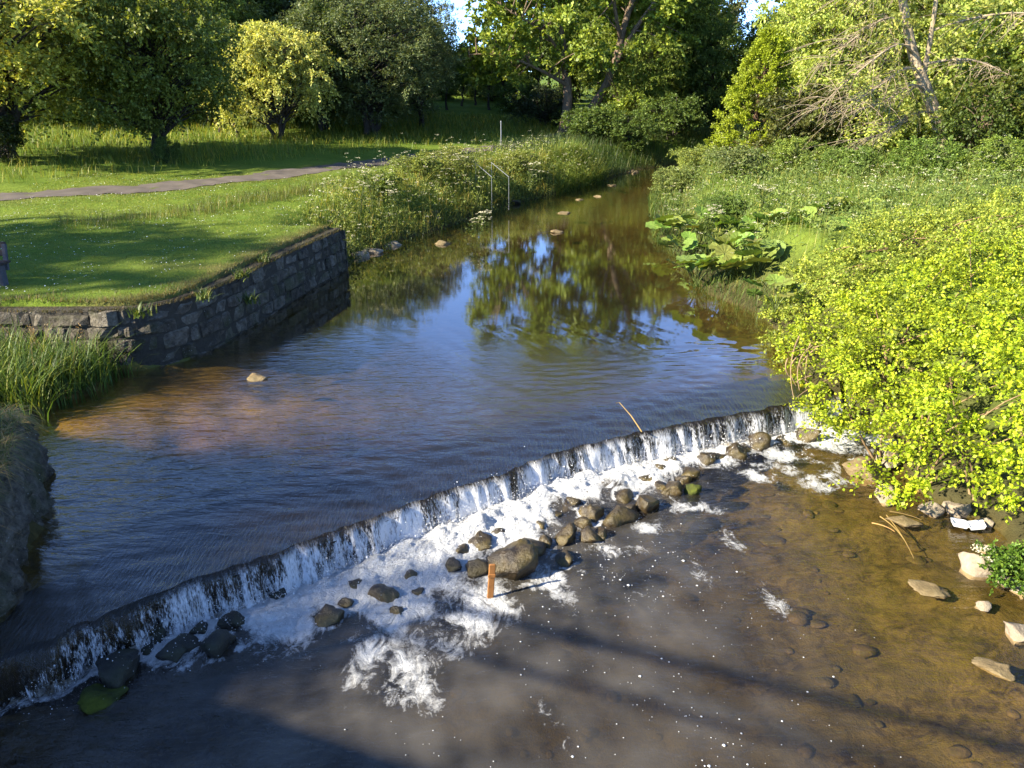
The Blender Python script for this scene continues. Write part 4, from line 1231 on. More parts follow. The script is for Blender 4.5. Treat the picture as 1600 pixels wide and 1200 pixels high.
# sycamore by the far bend
g = np.random.default_rng(5)
syc = empty('sycamore_tree', (col_at(884, 57, 1.6), 57, float(ground(np.array([col_at(884, 57, 1.6)]), np.array([57.0]))[0]) - 0.05))
tag(syc, 'big sycamore with two bare lit trunks beside the bend of the river', 'tree')
u_ = 57.0 / F_PX
tk = Geo()
def sp(pts, r0, r1, sides=9, n=16):
    P = smooth_line(np.array(pts, float) * np.array([u_, 1, u_]), n, 2)
    r = np.linspace(r0, r1, n); r[0] *= 1.35
    tube(tk, P, r, sides)
    return P
# in image units: sideways, depth (m), height
limbs = [sp([(-4, 0, -8), (0, 0, 20), (4, .2, 60), (-4, .3, 100), (-10, .3, 150), (-28, .2, 200), (-34, 0, 290)], 0.38, 0.08),
         sp([(18, .6, 0), (34, .6, 28), (58, .5, 62), (72, .3, 100), (78, .2, 140), (92, 0, 190), (118, 0, 240), (150, 0, 300)], 0.36, 0.08),
         sp([(72, .3, 100), (92, -.6, 140), (120, -1.0, 180), (150, -1.2, 220)], 0.2, 0.05),
         sp([(4, .2, 66), (-30, -1, 84), (-75, -2, 104), (-110, -2, 110), (-140, -2, 108)], 0.14, 0.03),
         sp([(-8, .3, 110), (-34, -1, 140), (-60, -2, 150), (-95, -2, 170)], 0.12, 0.03),
         sp([(60, .5, 64), (80, -1, 40), (105, -2, 30), (120, -2, 18)], 0.10, 0.03),
         sp([(76, .2, 130), (60, -1.5, 170), (50, -2.2, 230), (52, -2, 300)], 0.14, 0.04)]
cl = []
allP = np.concatenate(limbs)
while len(cl) < 290:
    a = g.uniform(-150, 175); hh = g.uniform(18, 400); dd = g.normal(0, 2.6)
    env = (abs(a - 10) / 168) ** 2 + ((hh - 190) / 215) ** 2 + (dd / 6) ** 2
    if env > 1: continue
    if hh < 95 and -70 < a < 36: continue
    if hh < 60 and a < 60 and a > -160: continue
    if a < -95 and hh > 290: continue
    if abs(a - np.interp(hh, [0, 60, 110, 160, 230], [24, 56, 74, 80, 112])) < 13 and dd < 0.4 and hh < 200: continue
    cl.append((a * u_, dd, hh * u_))
cl = np.array(cl)
for c in cl:
    dd = np.linalg.norm(allP - c - np.array([0, 0, -0.8]), axis=1); a = allP[np.argmin(dd)]
    tube(tk, bez(a, (a + c) / 2 + g.normal(size=3) * 0.25 + np.array([0, 0, 0.3]), c, 5), np.linspace(0.055, 0.012, 5), 5)
cr = Geo()
shoots(cl, 1.15 * g.uniform(0.7, 1.25, len(cl)), g, 15, 16, 0.235, up=0.15, droop=0.45, flat=0.45, wfac=0.8, geo=cr)
o = obj('trunk', tk.mesh('trunk', M['bark'], True), syc); o.color = (0.17, 0.125, 0.085, 1)
o = obj('crown', cr.mesh('crown', M['leaf']), syc); o.color = (0.215, 0.29, 0.04, 1)

# golden conifer
g = np.random.default_rng(6)
cx, cY = col_at(1172, 38.5, 1.6), 38.5
con = empty('golden_conifer', (cx, cY, float(ground(np.array([cx]), np.array([cY]))[0]) - 0.1))
tag(con, 'golden yellow conifer clothed to the ground on the right bank', 'conifer')
tk = Geo(); tube(tk, bez(np.array([0, 0, 0]), np.array([0.1, 0, 3]), np.array([0.45, 0, 5.4]), 8), np.linspace(0.2, 0.03, 8), 8)
n = 420
hh = 5.5 * g.uniform(0.0, 1.0, n) ** 1.15; az = g.uniform(0, 6.28, n)
rr = (1.85 * (1 - (hh / 5.9) ** 1.6) + 0.12) * g.uniform(0.55, 1.05, n)
tips = np.stack([np.cos(az) * rr + 0.45 * hh / 5.4, np.sin(az) * rr * 0.9, hh + 0.12], 1)
for k in range(0, n, 3):
    tube(tk, bez(np.array([0.45 * hh[k] / 5.4, 0, max(hh[k] - 0.25 * rr[k], 0.1)]), tips[k] * 0.6 + np.array([0, 0, hh[k] * 0.4 - 0.1]), tips[k], 4), np.linspace(0.03, 0.008, 4), 4)
cr = Geo()
nS, nL = 9, 17
D = unit(np.stack([np.cos(az), np.sin(az), np.full(n, 0.35)], 1))[:, None] + g.normal(size=(n, nS, 3)) * 0.42
D = unit(D); L_ = g.uniform(0.28, 0.62, (n, nS))
t = np.linspace(0.1, 1, nL)[None, None]
P = tips[:, None, None] + D[:, :, None] * ((t - 0.5) * L_[..., None])[..., None]
P = P + g.normal(size=P.shape) * 0.03
Dl = unit(D[:, :, None] + g.normal(size=P.shape) * 0.55)
V, q = leaves(P.reshape(-1, 3), Dl.reshape(-1, 3), (g.normal(size=P.shape) + np.array([0, 0, .7])).reshape(-1, 3), 0.11 * g.uniform(.7, 1.3, P.size // 3), 0.045)
cr.add(V, q)
o = obj('trunk', tk.mesh('trunk', M['bark'], True), con); o.color = (0.08, 0.05, 0.03, 1)
o = obj('crown', cr.mesh('crown', M['needle']), con); o.color = (0.25, 0.31, 0.018, 1)

# leaning pale tree with bare drooping branches
g = np.random.default_rng(8)
bx_, bY = col_at(1482, 33.5, 1.7), 33.5
lt = empty('leaning_tree', (bx_, bY, float(ground(np.array([bx_]), np.array([bY]))[0]) - 0.1))
tag(lt, 'leaning tree with a pale bare trunk and drooping twiggy branches on the right bank', 'tree')
u_ = 34.3 / F_PX
tk = Geo()
main = sp([(0, 0, -6), (-8, 0, 25), (-26, 0, 62), (-60, .1, 122), (-77, .2, 152), (-90, .2, 187), (-109, .1, 232), (-120, 0, 262), (-150, 0, 340)], 0.30, 0.08, 10, 24)
fork = sp([(-58, .1, 120), (-64, -.3, 160), (-68, -.5, 215), (-74, -.5, 270), (-78, -.5, 330)], 0.11, 0.04)
l3 = sp([(-8, 0, 28), (6, .2, 55), (10, .3, 85)], 0.08, 0.02)
limbs = [main, fork]
for (hh, pts) in [(128, [(-64, .1, 128), (-100, -.8, 140), (-130, -1.4, 118), (-170, -2, 100), (-200, -2.3, 78)]),
                  (100, [(-50, .1, 104), (-90, -.8, 118), (-120, -1.4, 96), (-150, -1.8, 86)]),
                  (150, [(-76, .2, 152), (-115, -1, 172), (-160, -1.8, 146), (-215, -2.2, 104), (-232, -2.4, 84)]),
                  (75, [(-32, 0, 74), (-75, -.6, 78), (-105, -1, 55), (-140, -1.2, 42)]),
                  (185, [(-90, .2, 185), (-130, -.6, 205), (-170, -1, 180), (-220, -1.2, 140)]),
                  (180, [(-66, -.3, 182), (-30, -.8, 196), (20, -1.4, 205), (80, -1.8, 196), (130, -2, 206)]),
                  (140, [(-62, -.1, 140), (-15, -.8, 150), (30, -1, 130), (70, -1.2, 110)]),
                  (220, [(-104, .1, 222), (-130, -.6, 250), (-175, -1, 236)])]:
    P = sp(pts, 0.055, 0.012, 6, 14); limbs.append(P)
    for k in range(3, 14):
        for _ in range(7):
            d = np.array([g.normal(-0.6, 0.6), g.normal(0, 0.5), g.normal(-0.25, 0.35)]); ln = g.uniform(0.6, 1.5)
            e = P[k] + d * ln
            tube(tk, bez(P[k], P[k] + d * ln * 0.5 + np.array([0, 0, 0.15]), e + np.array([0, 0, -0.25 * ln]), 4), np.linspace(0.012, 0.004, 4), 4)
allP = np.concatenate(limbs)
cl = []
while len(cl) < 105:
    p = allP[g.integers(len(allP))] + g.normal(size=3) * np.array([1.0, 0.9, 0.75]) + np.array([0, 0.3, 0.35])
    if p[2] < 1.6: continue
    if abs(p[0] - np.interp(p[2], main[:, 2], main[:, 0])) < 0.5 and p[1] < 0.3 and p[2] < 5: continue
    cl.append(p)
cl = np.array(cl)
cr = Geo()
shoots(cl, 0.62 * g.uniform(0.7, 1.3, len(cl)), g, 9, 10, 0.13, up=0.1, droop=0.5, flat=0.6, geo=cr)
o = obj('trunk', tk.mesh('trunk', M['bark'], True), lt); o.color = (0.33, 0.26, 0.17, 1)
o = obj('crown', cr.mesh('crown', M['leaf']), lt); o.color = (0.25, 0.29, 0.065, 1)
# two more bare trunks in the right-hand wood
for (px, Y, h, rad, lab) in [(1578, 36, 7.5, 0.15, 'upright grey trunk of a small tree near the right edge'), (1500, 38, 8.0, 0.14, 'thin upright tree behind the leaning trunk')]:
    tree('right_bank_tree', lab, 'slim1', px, Y, LIGHT, 1.0, 1.0, None, gr, bark=(0.30, 0.24, 0.16))

# ------------------------------------------------------------------ the yellow-green bushes over the right shore
OUT = np.array([(1180, 512), (1205, 545), (1250, 600), (1258, 650), (1285, 675), (1330, 668), (1375, 690), (1400, 708), (1345, 752), (1330, 772), (1372, 782), (1420, 800), (1440, 772), (1500, 780), (1560, 788), (1680, 800),
                (1680, 290), (1560, 305), (1480, 335), (1400, 335), (1330, 350), (1290, 385), (1240, 405), (1212, 445), (1198, 480)], float)
def to_px(P):
    dep = P[:, 1] * math.cos(PITCH) + (CAM_H - P[:, 2]) * math.sin(PITCH)
    up = P[:, 1] * math.sin(PITCH) - (CAM_H - P[:, 2]) * math.cos(PITCH)
    return 800 + F_PX * P[:, 0] / dep, 600 - F_PX * up / dep, dep
g = np.random.default_rng(12)
n = 60000
bx = g.uniform(4.2, 14, n); by = g.uniform(8.2, 23, n)
edge_x = np.interp(by, [8.2, 9.2, 10.2, 11.3, 14.3, 17, 20, 23], [5.6, 4.75, 4.9, 4.75, 5.0, 5.6, 7.2, 9.0])
tq = bx - edge_x
tx = tq + 0.6 * np.clip(by - 8.6, 0, 3)
surf = 0.12 + 1.95 * (1 - np.exp(-np.maximum(np.minimum(tq, tx), 0) / 1.5)) + 0.30 * Wob(71, 2, 12, 0.35, 4)(bx, by) + 0.30 * Wob(72, 2, 12, 0.9, 2.5)(bx, by)
bz = surf - g.exponential(0.16, n)
P = np.stack([bx, by, bz], 1)
gz = ground(bx, by)
tq = np.where(Wob(73, 2, 14, 0.55, 3)(bx, by) < -0.36, -1, tq)
qx, qy, _ = to_px(P)
P = P[(tq > 0) & inside(qx, qy, OUT) & (bz > np.maximum(gz, LOW) + 0.12) & (qx < 1680)]
def thin(P, r):
    """drop points closer than r to one already kept"""
    cells = {}; keep = []
    for i, p in enumerate(P):
        c = tuple(np.floor(p / r).astype(int)); ok = True
        for dx in (-1, 0, 1):
            for dy in (-1, 0, 1):
                for dz in (-1, 0, 1):
                    for j in cells.get((c[0] + dx, c[1] + dy, c[2] + dz), ()):
                        if ((P[j] - p) ** 2).sum() < r * r: ok = False; break
        if ok: cells.setdefault(c, []).append(i); keep.append(i)
    return P[keep]
depth_ = surf[(tq > 0) & inside(qx, qy, OUT) & (bz > np.maximum(gz, LOW) + 0.12) & (qx < 1680)] - P[:, 2]
P = np.vstack([thin(P[depth_ < 0.10], 0.40), thin(P[depth_ > 0.45], 0.55)])

dxy = P[:, 1] - 0.10 * (P[:, 0] - 6)
parts = [(P[dxy < 11.0], (5.9, 10.2), 'yellow-green bush nearest the pool, its lowest branches hanging over the brown half wet boulder'),
         (P[(dxy >= 11.0) & (dxy < 14.6)], (6.6, 12.9), 'yellow-green bush in the middle, leaning out over the right end of the weir'),
         (P[dxy >= 14.6], (8.6, 17.2), 'yellow-green bush farthest up the bank beside the big round leaves')]
for (Q, base, lab) in parts:
    zb = float(ground(np.array([base[0]]), np.array([base[1]]))[0])
    e = empty('overhanging_bush', (base[0], base[1], zb - 0.05))
    tag(e, lab, 'bush', 'yellow-green bushes over the right shore')
    Q = Q - np.array([base[0], base[1], zb - 0.05])
    tk = Geo()
    roots = [np.array([a, b, -0.1]) for a, b in ((0, 0), (0.9, 0.4), (0.5, -0.6), (1.6, 0.3), (-0.2, 0.8))]
    for c in Q[::4]:
        a = roots[g.integers(5)]
        m_ = (a + c) / 2 + np.array([0, 0, 0.35]) + g.normal(size=3) * 0.15
        tube(tk, bez(a, m_, c, 6), np.linspace(0.022, 0.006, 6), 4)
    cr = Geo()
    shoots(Q, 0.40 * g.uniform(0.55, 1.35, len(Q)), g, 20, 14, 0.054, up=0.45, droop=0.55, flat=0.55, wfac=0.68, jit=0.06, geo=cr)
    o = obj('branches', tk.mesh('branches', M['bark'], True), e); o.color = (0.25, 0.17, 0.09, 1)
    o = obj('leaves', cr.mesh('leaves', M['bush_leaf']), e); o.color = {0: (0.32, 0.43, 0.02, 1), 1: (0.31, 0.41, 0.025, 1), 2: (0.28, 0.36, 0.05, 1)}[(base[1] > 11) + (base[1] > 15)]
# bare twigs at the tip of the middle bush, hanging to the weir
tk = Geo()
tip = np.array([*on_plane(1250, 560, 0.5), 0.5])
for k in range(9):
    e_ = np.array([*on_plane(1228 + g.uniform(-8, 40), 600 + g.uniform(0, 40), -0.02), g.uniform(-0.02, 0.25)])
    s_ = tip + g.normal(size=3) * np.array([0.25, 0.3, 0.12]) + np.array([0.3, 0.2, 0.1])
    tube(tk, bez(s_, (s_ + e_) / 2 + np.array([-0.25, 0, 0.15]) + g.normal(size=3) * 0.12, e_, 8), np.linspace(0.014, 0.005, 8), 5)
o = obj('twigs', tk.mesh('twigs', M['twig'], True)); tag(o, 'bare brown twigs hanging from the bush tip to the right end of the weir', 'twigs')

# ------------------------------------------------------------------ butterbur: big round leaves on stalks
def butterbur_leaf(seed):
    g = np.random.default_rng(seed)
    n = 18
    a = np.linspace(0.32, 2 * np.pi - 0.32, n)
    rim = 1 + 0.07 * np.cos(a * 5) + 0.05 * g.normal(size=n)
    V = [(0, 0, 0)]
    for f in (0.5, 1.0):
        for k in range(n):
            r = f * rim[k]
            V.append((-math.cos(a[k]) * r, math.sin(a[k]) * r, 0.20 * f ** 2 + 0.07 * (-1) ** k * f - 0.30 * max(f - 0.7, 0)))
    F = [(0, 1 + k, 2 + k) for k in range(n - 1)]
    F += [(1 + k, 1 + n + k, 2 + n + k, 2 + k) for k in range(n - 1)]
    me = bpy.data.meshes.new('leaf'); me.from_pydata(V, [], F); me.materials.append(M['butterbur'])
    me.polygons.foreach_set('use_smooth', np.ones(len(F), bool))
    return me
BL = [butterbur_leaf(s) for s in (1, 2, 3)]
g = np.random.default_rng(15)
gb = 'butterbur plants on the right bank'
for (px, py, z, nl, sc, lab) in [
    (1048, 345, 0.75, 6, .30, 'butterbur with big round leaves farthest left, hanging over the stream'),
    (1068, 372, 0.7, 6, .30, 'butterbur below the leftmost one at the bank edge'),
    (1098, 338, 1.15, 6, .30, 'butterbur above the overhanging one, among cow parsley'),
    (1092, 402, 0.8, 7, .32, 'butterbur over the dark bank grass, lowest of the big-leaved plants'),
    (1132, 396, 1.0, 7, .34, 'butterbur with large sunlit leaves right of the lowest one'),
    (1150, 372, 1.2, 6, .32, 'butterbur in the middle of the big-leaved patch by the water'),
    (1190, 385, 1.2, 6, .32, 'butterbur between the water-side patch and the yellow-green bush'),
    (1205, 335, 1.5, 6, .34, 'butterbur in the upper patch, left end'),
    (1252, 335, 1.6, 6, .36, 'butterbur second from the left in the upper patch'),
    (1300, 322, 1.6, 6, .38, 'butterbur with the palest leaves in the upper patch'),
    (1345, 318, 1.6, 7, .38, 'butterbur near the right end of the upper patch'),
    (1392, 306, 1.6, 6, .38, 'butterbur farthest right below the leaning trunk'),
    (1290, 350, 1.5, 5, .34, 'butterbur at the upper rim of the yellow-green bush'),
    (1360, 342, 1.5, 5, .34, 'butterbur peeping over the yellow-green bush'),
    (1218, 432, 1.2, 4, .24, 'butterbur with two light leaves at the left shoulder of the yellow-green bush'),
    (1500, 300, 1.7, 4, .34, 'butterbur under the dense green shrub right of the leaning trunk'),
    (1160, 345, 1.4, 5, .30, 'butterbur half hidden in cow parsley above the water-side patch')]:
    x, y = on_plane(px, py, z)
    e = empty('butterbur', (x, y, z - 0.75))
    tag(e, lab, 'butterbur', gb)
    st = Geo()
    sc *= 0.8
    for k in range(nl + 4):
        a = k * 2.4 + g.uniform(0, 1); r = g.uniform(0.10, 0.60)
        p = np.array([math.cos(a) * r, math.sin(a) * r, 0.75 + g.uniform(-0.22, 0.14) - 0.25 * r])
        l = obj('leaf', BL[g.integers(3)], e)
        l.location = p; s_ = sc * g.uniform(0.75, 1.2); l.scale = (s_, s_, s_)
        l.rotation_euler = (g.uniform(-0.3, 0.6), g.uniform(-0.8, 0.1), a + g.uniform(-.9, .9))
        l.color = (0.14 * g.uniform(1.1, 1.7), 0.20 * g.uniform(1.1, 1.6), 0.045, 1)
        tube(st, bez(np.array([0.0, 0, 0]), np.array([p[0] * .4, p[1] * .4, 0.5]), p, 5), np.linspace(0.012, 0.008, 5), 5)
    o = obj('stalk', st.mesh('stalk', M['butterbur'], True), e); o.color = (0.12, 0.16, 0.04, 1)

# ------------------------------------------------------------------ grass and herbs
def scatter(n, box, cond, g):
    x = g.uniform(box[0], box[1], n); y = g.uniform(box[2], box[3], n)
    z, d, left, up, _, _, _ = ground(x, y, True)
    k = cond(x, y, d, left, g)
    return np.stack([x[k], y[k], z[k]], 1), d[k]

def umbels(geo, P, r, g, k=11):
    """flat heads of little white flowers"""
    n = len(P)
    off = g.normal(size=(n, k, 3)) * np.array([0.5, 0.5, 0.12]) * r[:, None, None]
    Q = (P[:, None] + off).reshape(-1, 3)
    m = len(Q); s = np.repeat(r, k) * 0.34
    D = g.normal(size=(m, 3)); D[:, 2] *= 0.25
    Nv = g.normal(size=(m, 3)) * 0.35 + np.array([-0.2, -0.1, 1])
    V, q = leaves(Q, D, Nv, s * 1.3, s, 0.05)
    geo.add(V, q)

def herb_patch(name, label, box, cond, n_blade, hb, n_clump, hc, n_umb, blade_c, leaf_c, g, wd=0.014, leaf=0.07, dens=None):
    """tall riverside weeds: grass blades, leafy clumps and flower heads as three masses"""
    ds = dens or (lambda x, y: 1.0 + 0 * x)
    P, d = scatter(n_blade, box, cond, g)
    far = np.clip(P[:, 1] / 25, 0.6, 2.2)
    V, q, t = blades(P, g.uniform(hb[0], hb[1], len(P)) * ds(P[:, 0], P[:, 1]), wd * far, g.uniform(0.2, 1.1, len(P)), g, 2)
    G = Geo(); G.add(V, q, t)
    o = obj(name + '_grass', G.mesh(name + '_grass', M['blade'])); o.color = (*blade_c, 1)
    tag(o, 'long grass blades ' + label, 'grass', kind='stuff')
    if n_clump:
        P, d = scatter(n_clump, box, cond, g)
        C_ = P.copy(); C_[:, 2] += g.uniform(hc[0], hc[1], len(P)) * ds(P[:, 0], P[:, 1])
        G = Geo(); shoots(C_, 0.30 * g.uniform(0.7, 1.4, len(C_)), g, 5, 6, leaf * 1.08, up=0.5, droop=0.3, flat=0.8, wfac=0.5, geo=G)
        o = obj(name + '_weeds', G.mesh(name + '_weeds', M['leaf'])); o.color = (*leaf_c, 1)
        tag(o, 'leafy weeds ' + label, 'weeds', kind='stuff')
    if n_umb:
        P, d = scatter(n_umb, box, cond, g)
        top = P.copy(); top[:, 2] += g.uniform(hc[1] * 0.85, hc[1] * 1.5, len(P)) * ds(P[:, 0], P[:, 1])
        G = Geo(); umbels(G, top, g.uniform(0.04, 0.085, len(P)), g)
        o = obj(name + '_flowers', G.mesh(name + '_flowers', M['umbel']))
        tag(o, 'cream flower heads of cow parsley ' + label, 'flowers', kind='stuff')
        G = Geo(); V, q, t = blades(P, top[:, 2] - P[:, 2], 0.012, 0.06, g, 2); G.add(V, q, t)
        o = obj(name + '_stems', G.mesh(name + '_stems', M['blade'])); o.color = (*leaf_c, 1)
        tag(o, 'thin flower stems ' + label, 'stems', kind='stuff')

g = np.random.default_rng(20)
clear_path = lambda x, y: dist_line(x, y, PATH)[0] > 0.92 + 0.12 * wob2(x * 3, y * 3)
# left bank from the end of the wall to the tussock
lb_w = lambda y: np.interp(y, [22, 23.5, 28, 34, 40, 43], [1.0, 2.0, 3.2, 3.8, 3.4, 2.6])
herb_patch('left_bank', 'on the left bank beyond the wall', (-9, 5.5, 22.0, 42), lambda x, y, d, l, g: l & (d > -0.05) & (d < lb_w(y)) & clear_path(x, y) & (x > -5.3 - 0.25 * (y - 22) - 1.2 * g.uniform(0, 1, len(x)) ** 2 + 0.8 * wob2(x, y)),
           26000, (0.30, 0.75), 3600, (0.10, 0.75), 2600, (0.22, 0.27, 0.05), (0.185, 0.24, 0.045), g,
           dens=lambda x, y: np.interp(y, [22, 24, 30, 36, 42], [0.8, 1.0, 1.35, 1.25, 1.0]) * (1 + 0.45 * wob2(x, y)) * (1 - 0.55 * sstep(1.6, 3.6, river_dist(x, y)[0])) * sstep(-1.4, 0.8, x + 5.3 + 0.25 * (y - 22)))
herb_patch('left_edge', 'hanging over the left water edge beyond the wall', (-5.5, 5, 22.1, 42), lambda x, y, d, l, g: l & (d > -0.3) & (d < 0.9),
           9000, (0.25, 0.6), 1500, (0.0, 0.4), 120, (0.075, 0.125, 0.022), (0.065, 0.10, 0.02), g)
gm = 'mounded weeds on the banks'
for (px, Y, sc, wd, c, lab) in [
    (1062, 33, 0.40, 1.3, (0.20, 0.26, 0.07), 'pale mounded weed at the river edge left of the big round leaves'),
    (1090, 37, 0.42, 1.4, (0.22, 0.28, 0.06), 'pale yellow-green weed mound upstream of the big round leaves'),
    (1150, 31, 0.40, 1.4, (0.17, 0.22, 0.07), 'greyish weed mound above the middle of the big-leaved patch'),
    (1240, 33, 0.42, 1.5, (0.20, 0.28, 0.05), 'bright weed mound below the golden conifer'),
    (1330, 31, 0.38, 1.5, (0.16, 0.25, 0.05), 'green weed mound below the drooping bare branches'),
    (1440, 29, 0.45, 1.4, (0.15, 0.24, 0.04), 'green weed mound left of the foot of the leaning trunk'),
    (1560, 27, 0.45, 1.4, (0.18, 0.26, 0.04), 'green weed mound near the right edge above the yellow-green bush'),
    (1130, 24.5, 0.30, 1.3, (0.13, 0.21, 0.04), 'dark green weed mound between two groups of big round leaves'),
    (650, 31.5, 0.34, 1.4, (0.20, 0.25, 0.05), 'yellow-green weed mound on the left bank above the grey slabs'),
    (700, 33.5, 0.38, 1.4, (0.24, 0.28, 0.07), 'pale weed mound on the left bank just left of the handrails'),
    (590, 28.0, 0.30, 1.4, (0.17, 0.24, 0.04), 'green weed mound on the left bank nearest the end of the wall'),
    (810, 37.0, 0.36, 1.4, (0.22, 0.27, 0.06), 'pale weed mound on the left bank right of the handrails')]:
    tree('weed_mound', lab, 'shrub1' if int(px) % 20 else 'shrub2', px, Y, c, sc, wd, None, gm, 'weeds', bark=(0.12, 0.14, 0.05))
# bright tussock and dark far bank
herb_patch('tussock', 'in the bright tussock before the bend', (2.0, 7.0, 37, 43.5), lambda x, y, d, l, g: l & (d > -0.1) & (d < 2.2) & (x + 0.35 * (y - 40) < 5.4),
           14000, (0.6, 1.15), 0, (0, 0), 0, (0.15, 0.23, 0.035), (0, 0, 0), g)
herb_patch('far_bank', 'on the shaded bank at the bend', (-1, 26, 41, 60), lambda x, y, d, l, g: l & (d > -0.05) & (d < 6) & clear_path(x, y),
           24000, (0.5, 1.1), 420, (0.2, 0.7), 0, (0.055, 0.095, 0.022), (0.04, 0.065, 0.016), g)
# right bank
in_bush = lambda x, y: (y < 23) & (x > np.interp(y, [8, 9.2, 14.3, 17, 19, 21, 23], [5.2, 5.2, 5.8, 7.2, 10.5, 14, 18]))
herb_patch('right_bank', 'on the right bank above the river', (4.4, 30, 17.2, 48), lambda x, y, d, l, g: (~l) & (d > 0.25) & (d < 22) & ~in_bush(x, y) & (x < 26) & (x * 1240 / (y + 1) < 900),
           30000, (0.25, 0.6), 5000, (0.10, 0.55), 2300, (0.19, 0.26, 0.06), (0.155, 0.225, 0.05), g, dens=lambda x, y: np.clip(1.05 + 0.55 * wob2(x, y) + 0.25 * wob1(x * 2, y * 2), 0.65, 2))
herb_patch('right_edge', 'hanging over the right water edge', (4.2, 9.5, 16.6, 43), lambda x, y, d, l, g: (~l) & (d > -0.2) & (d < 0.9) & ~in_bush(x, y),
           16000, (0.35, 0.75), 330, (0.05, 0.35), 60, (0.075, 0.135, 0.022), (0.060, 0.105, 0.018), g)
# long grass below the trees behind the path
back = lambda x, y: (x + 16.3) * -0.79 + (y - 25.7) * 0.61
herb_patch('meadow', 'under the trees behind the path', (-40, 3, 26, 66), lambda x, y, d, l, g: l & (back(x, y) > 3.2 + 0.9 * wob2(x, y)) & (back(x, y) < 24) & clear_path(x, y) & (x > -0.72 * y - 4),
           45000, (0.3, 0.62), 0, (0, 0), 0, (0.155, 0.210, 0.028), (0, 0, 0), g, wd=0.016)
# strip of uncut grass across the lawn
STRIP = np.array([on_plane(140, 352, 1.3), on_plane(250, 340, 1.3), on_plane(330, 326, 1.3), on_plane(420, 308, 1.3), on_plane(520, 292, 1.3), on_plane(600, 275, 1.3)])
herb_patch('lawn_strip', 'in the uncut strip across the lawn', (-14, -3, 19, 34), lambda x, y, d, l, g: (dist_line(x, y, STRIP)[0] < 0.75 + 0.5 * wob2(x, y)) & (d > 0.8),
           26000, (0.22, 0.50), 0, (0, 0), 0, (0.105, 0.135, 0.026), (0, 0, 0), g, wd=0.009)
# mown lawn
P, d = scatter(115000, (-17, -3, 13.3, 33), lambda x, y, d, l, g: l & (d > 0.30 + 0.3 * g.uniform(0, 1, len(x))) & (back(x, y) < 5) & clear_path(x, y) & (x > -0.72 * y - 3), g)
far = np.clip(P[:, 1] / 18, 0.7, 2)
V, q, t = blades(P, g.uniform(0.02, 0.055, len(P)) * far ** 0.4, 0.009 * far, g.uniform(0.2, 1.0, len(P)), g, 1)
o = obj('lawn_grass', mesh_np('lawn_grass', V, None, t, M['blade'])); o.color = (0.145, 0.205, 0.025, 1)
tag(o, 'short mown grass of the lawn behind the stone wall', 'grass', kind='stuff')
P, d = scatter(5200, (-17, -3, 13.6, 32), lambda x, y, d, l, g: l & (d > 0.7) & (back(x, y) < 4) & clear_path(x, y) & (g.uniform(0, 1, len(x)) < (0.12 + 0.9 * np.clip(wob3(x * 1.4, y * 1.4) * 2, 0, 1))), g)
P[:, 2] += 0.05
D = g.normal(size=P.shape); D[:, 2] = 0
V, q = leaves(P, D, g.normal(size=P.shape) * 0.3 + np.array([0, -0.2, 1]), 0.026, 0.026, 0)
tag(obj('daisies', mesh_np('daisies', V, q, None, M['daisy'])), 'white daisies sprinkled over the lawn', 'daisies', kind='stuff')

# reed grass at the left edge, in front of the wall
g = np.random.default_rng(31)
P, d = scatter(9000, (-11, -6.4, 11.3, 13.5), lambda x, y, d, l, g: l & (d > -0.12) & (y < 13.45) & (g.uniform(0, 1, len(x)) < 0.9 - 0.25 * (d > 1.5)), g)
P = P[:2900]
V, q, t = blades(P, g.uniform(0.5, 1.05, len(P)), g.uniform(0.014, 0.030, len(P)), g.uniform(0.25, 0.95, len(P)), g, 4)
o = obj('reed_grass', mesh_np('reed_grass', V, q, t, M['blade'])); o.color = (0.10, 0.175, 0.03, 1)
tag(o, 'broad arching reed grass growing below the near end of the stone wall', 'reeds', kind='stuff')
G = Geo()
for k in range(16):
    p = P[g.integers(len(P))]; h = g.uniform(0.85, 1.15)
    a = p + np.array([g.normal(0, .12), g.normal(0, .12), h])
    tube(G, bez(p, p + np.array([0, 0, h * .6]), a, 5), np.linspace(0.004, 0.002, 5), 4)
    Q = a + g.normal(size=(26, 3)) * np.array([0.025, 0.025, 0.075]) - np.array([0, 0, 0.05])
    V, q = leaves(Q, g.normal(size=(26, 3)) + np.array([0, 0, 1.2]), g.normal(size=(26, 3)), 0.035, 0.012); G.add(V, q)
tag(obj('reed_plumes', G.mesh('reed_plumes', M['straw'])), 'straw-coloured seed plumes above the reed grass', 'plumes', kind='stuff')

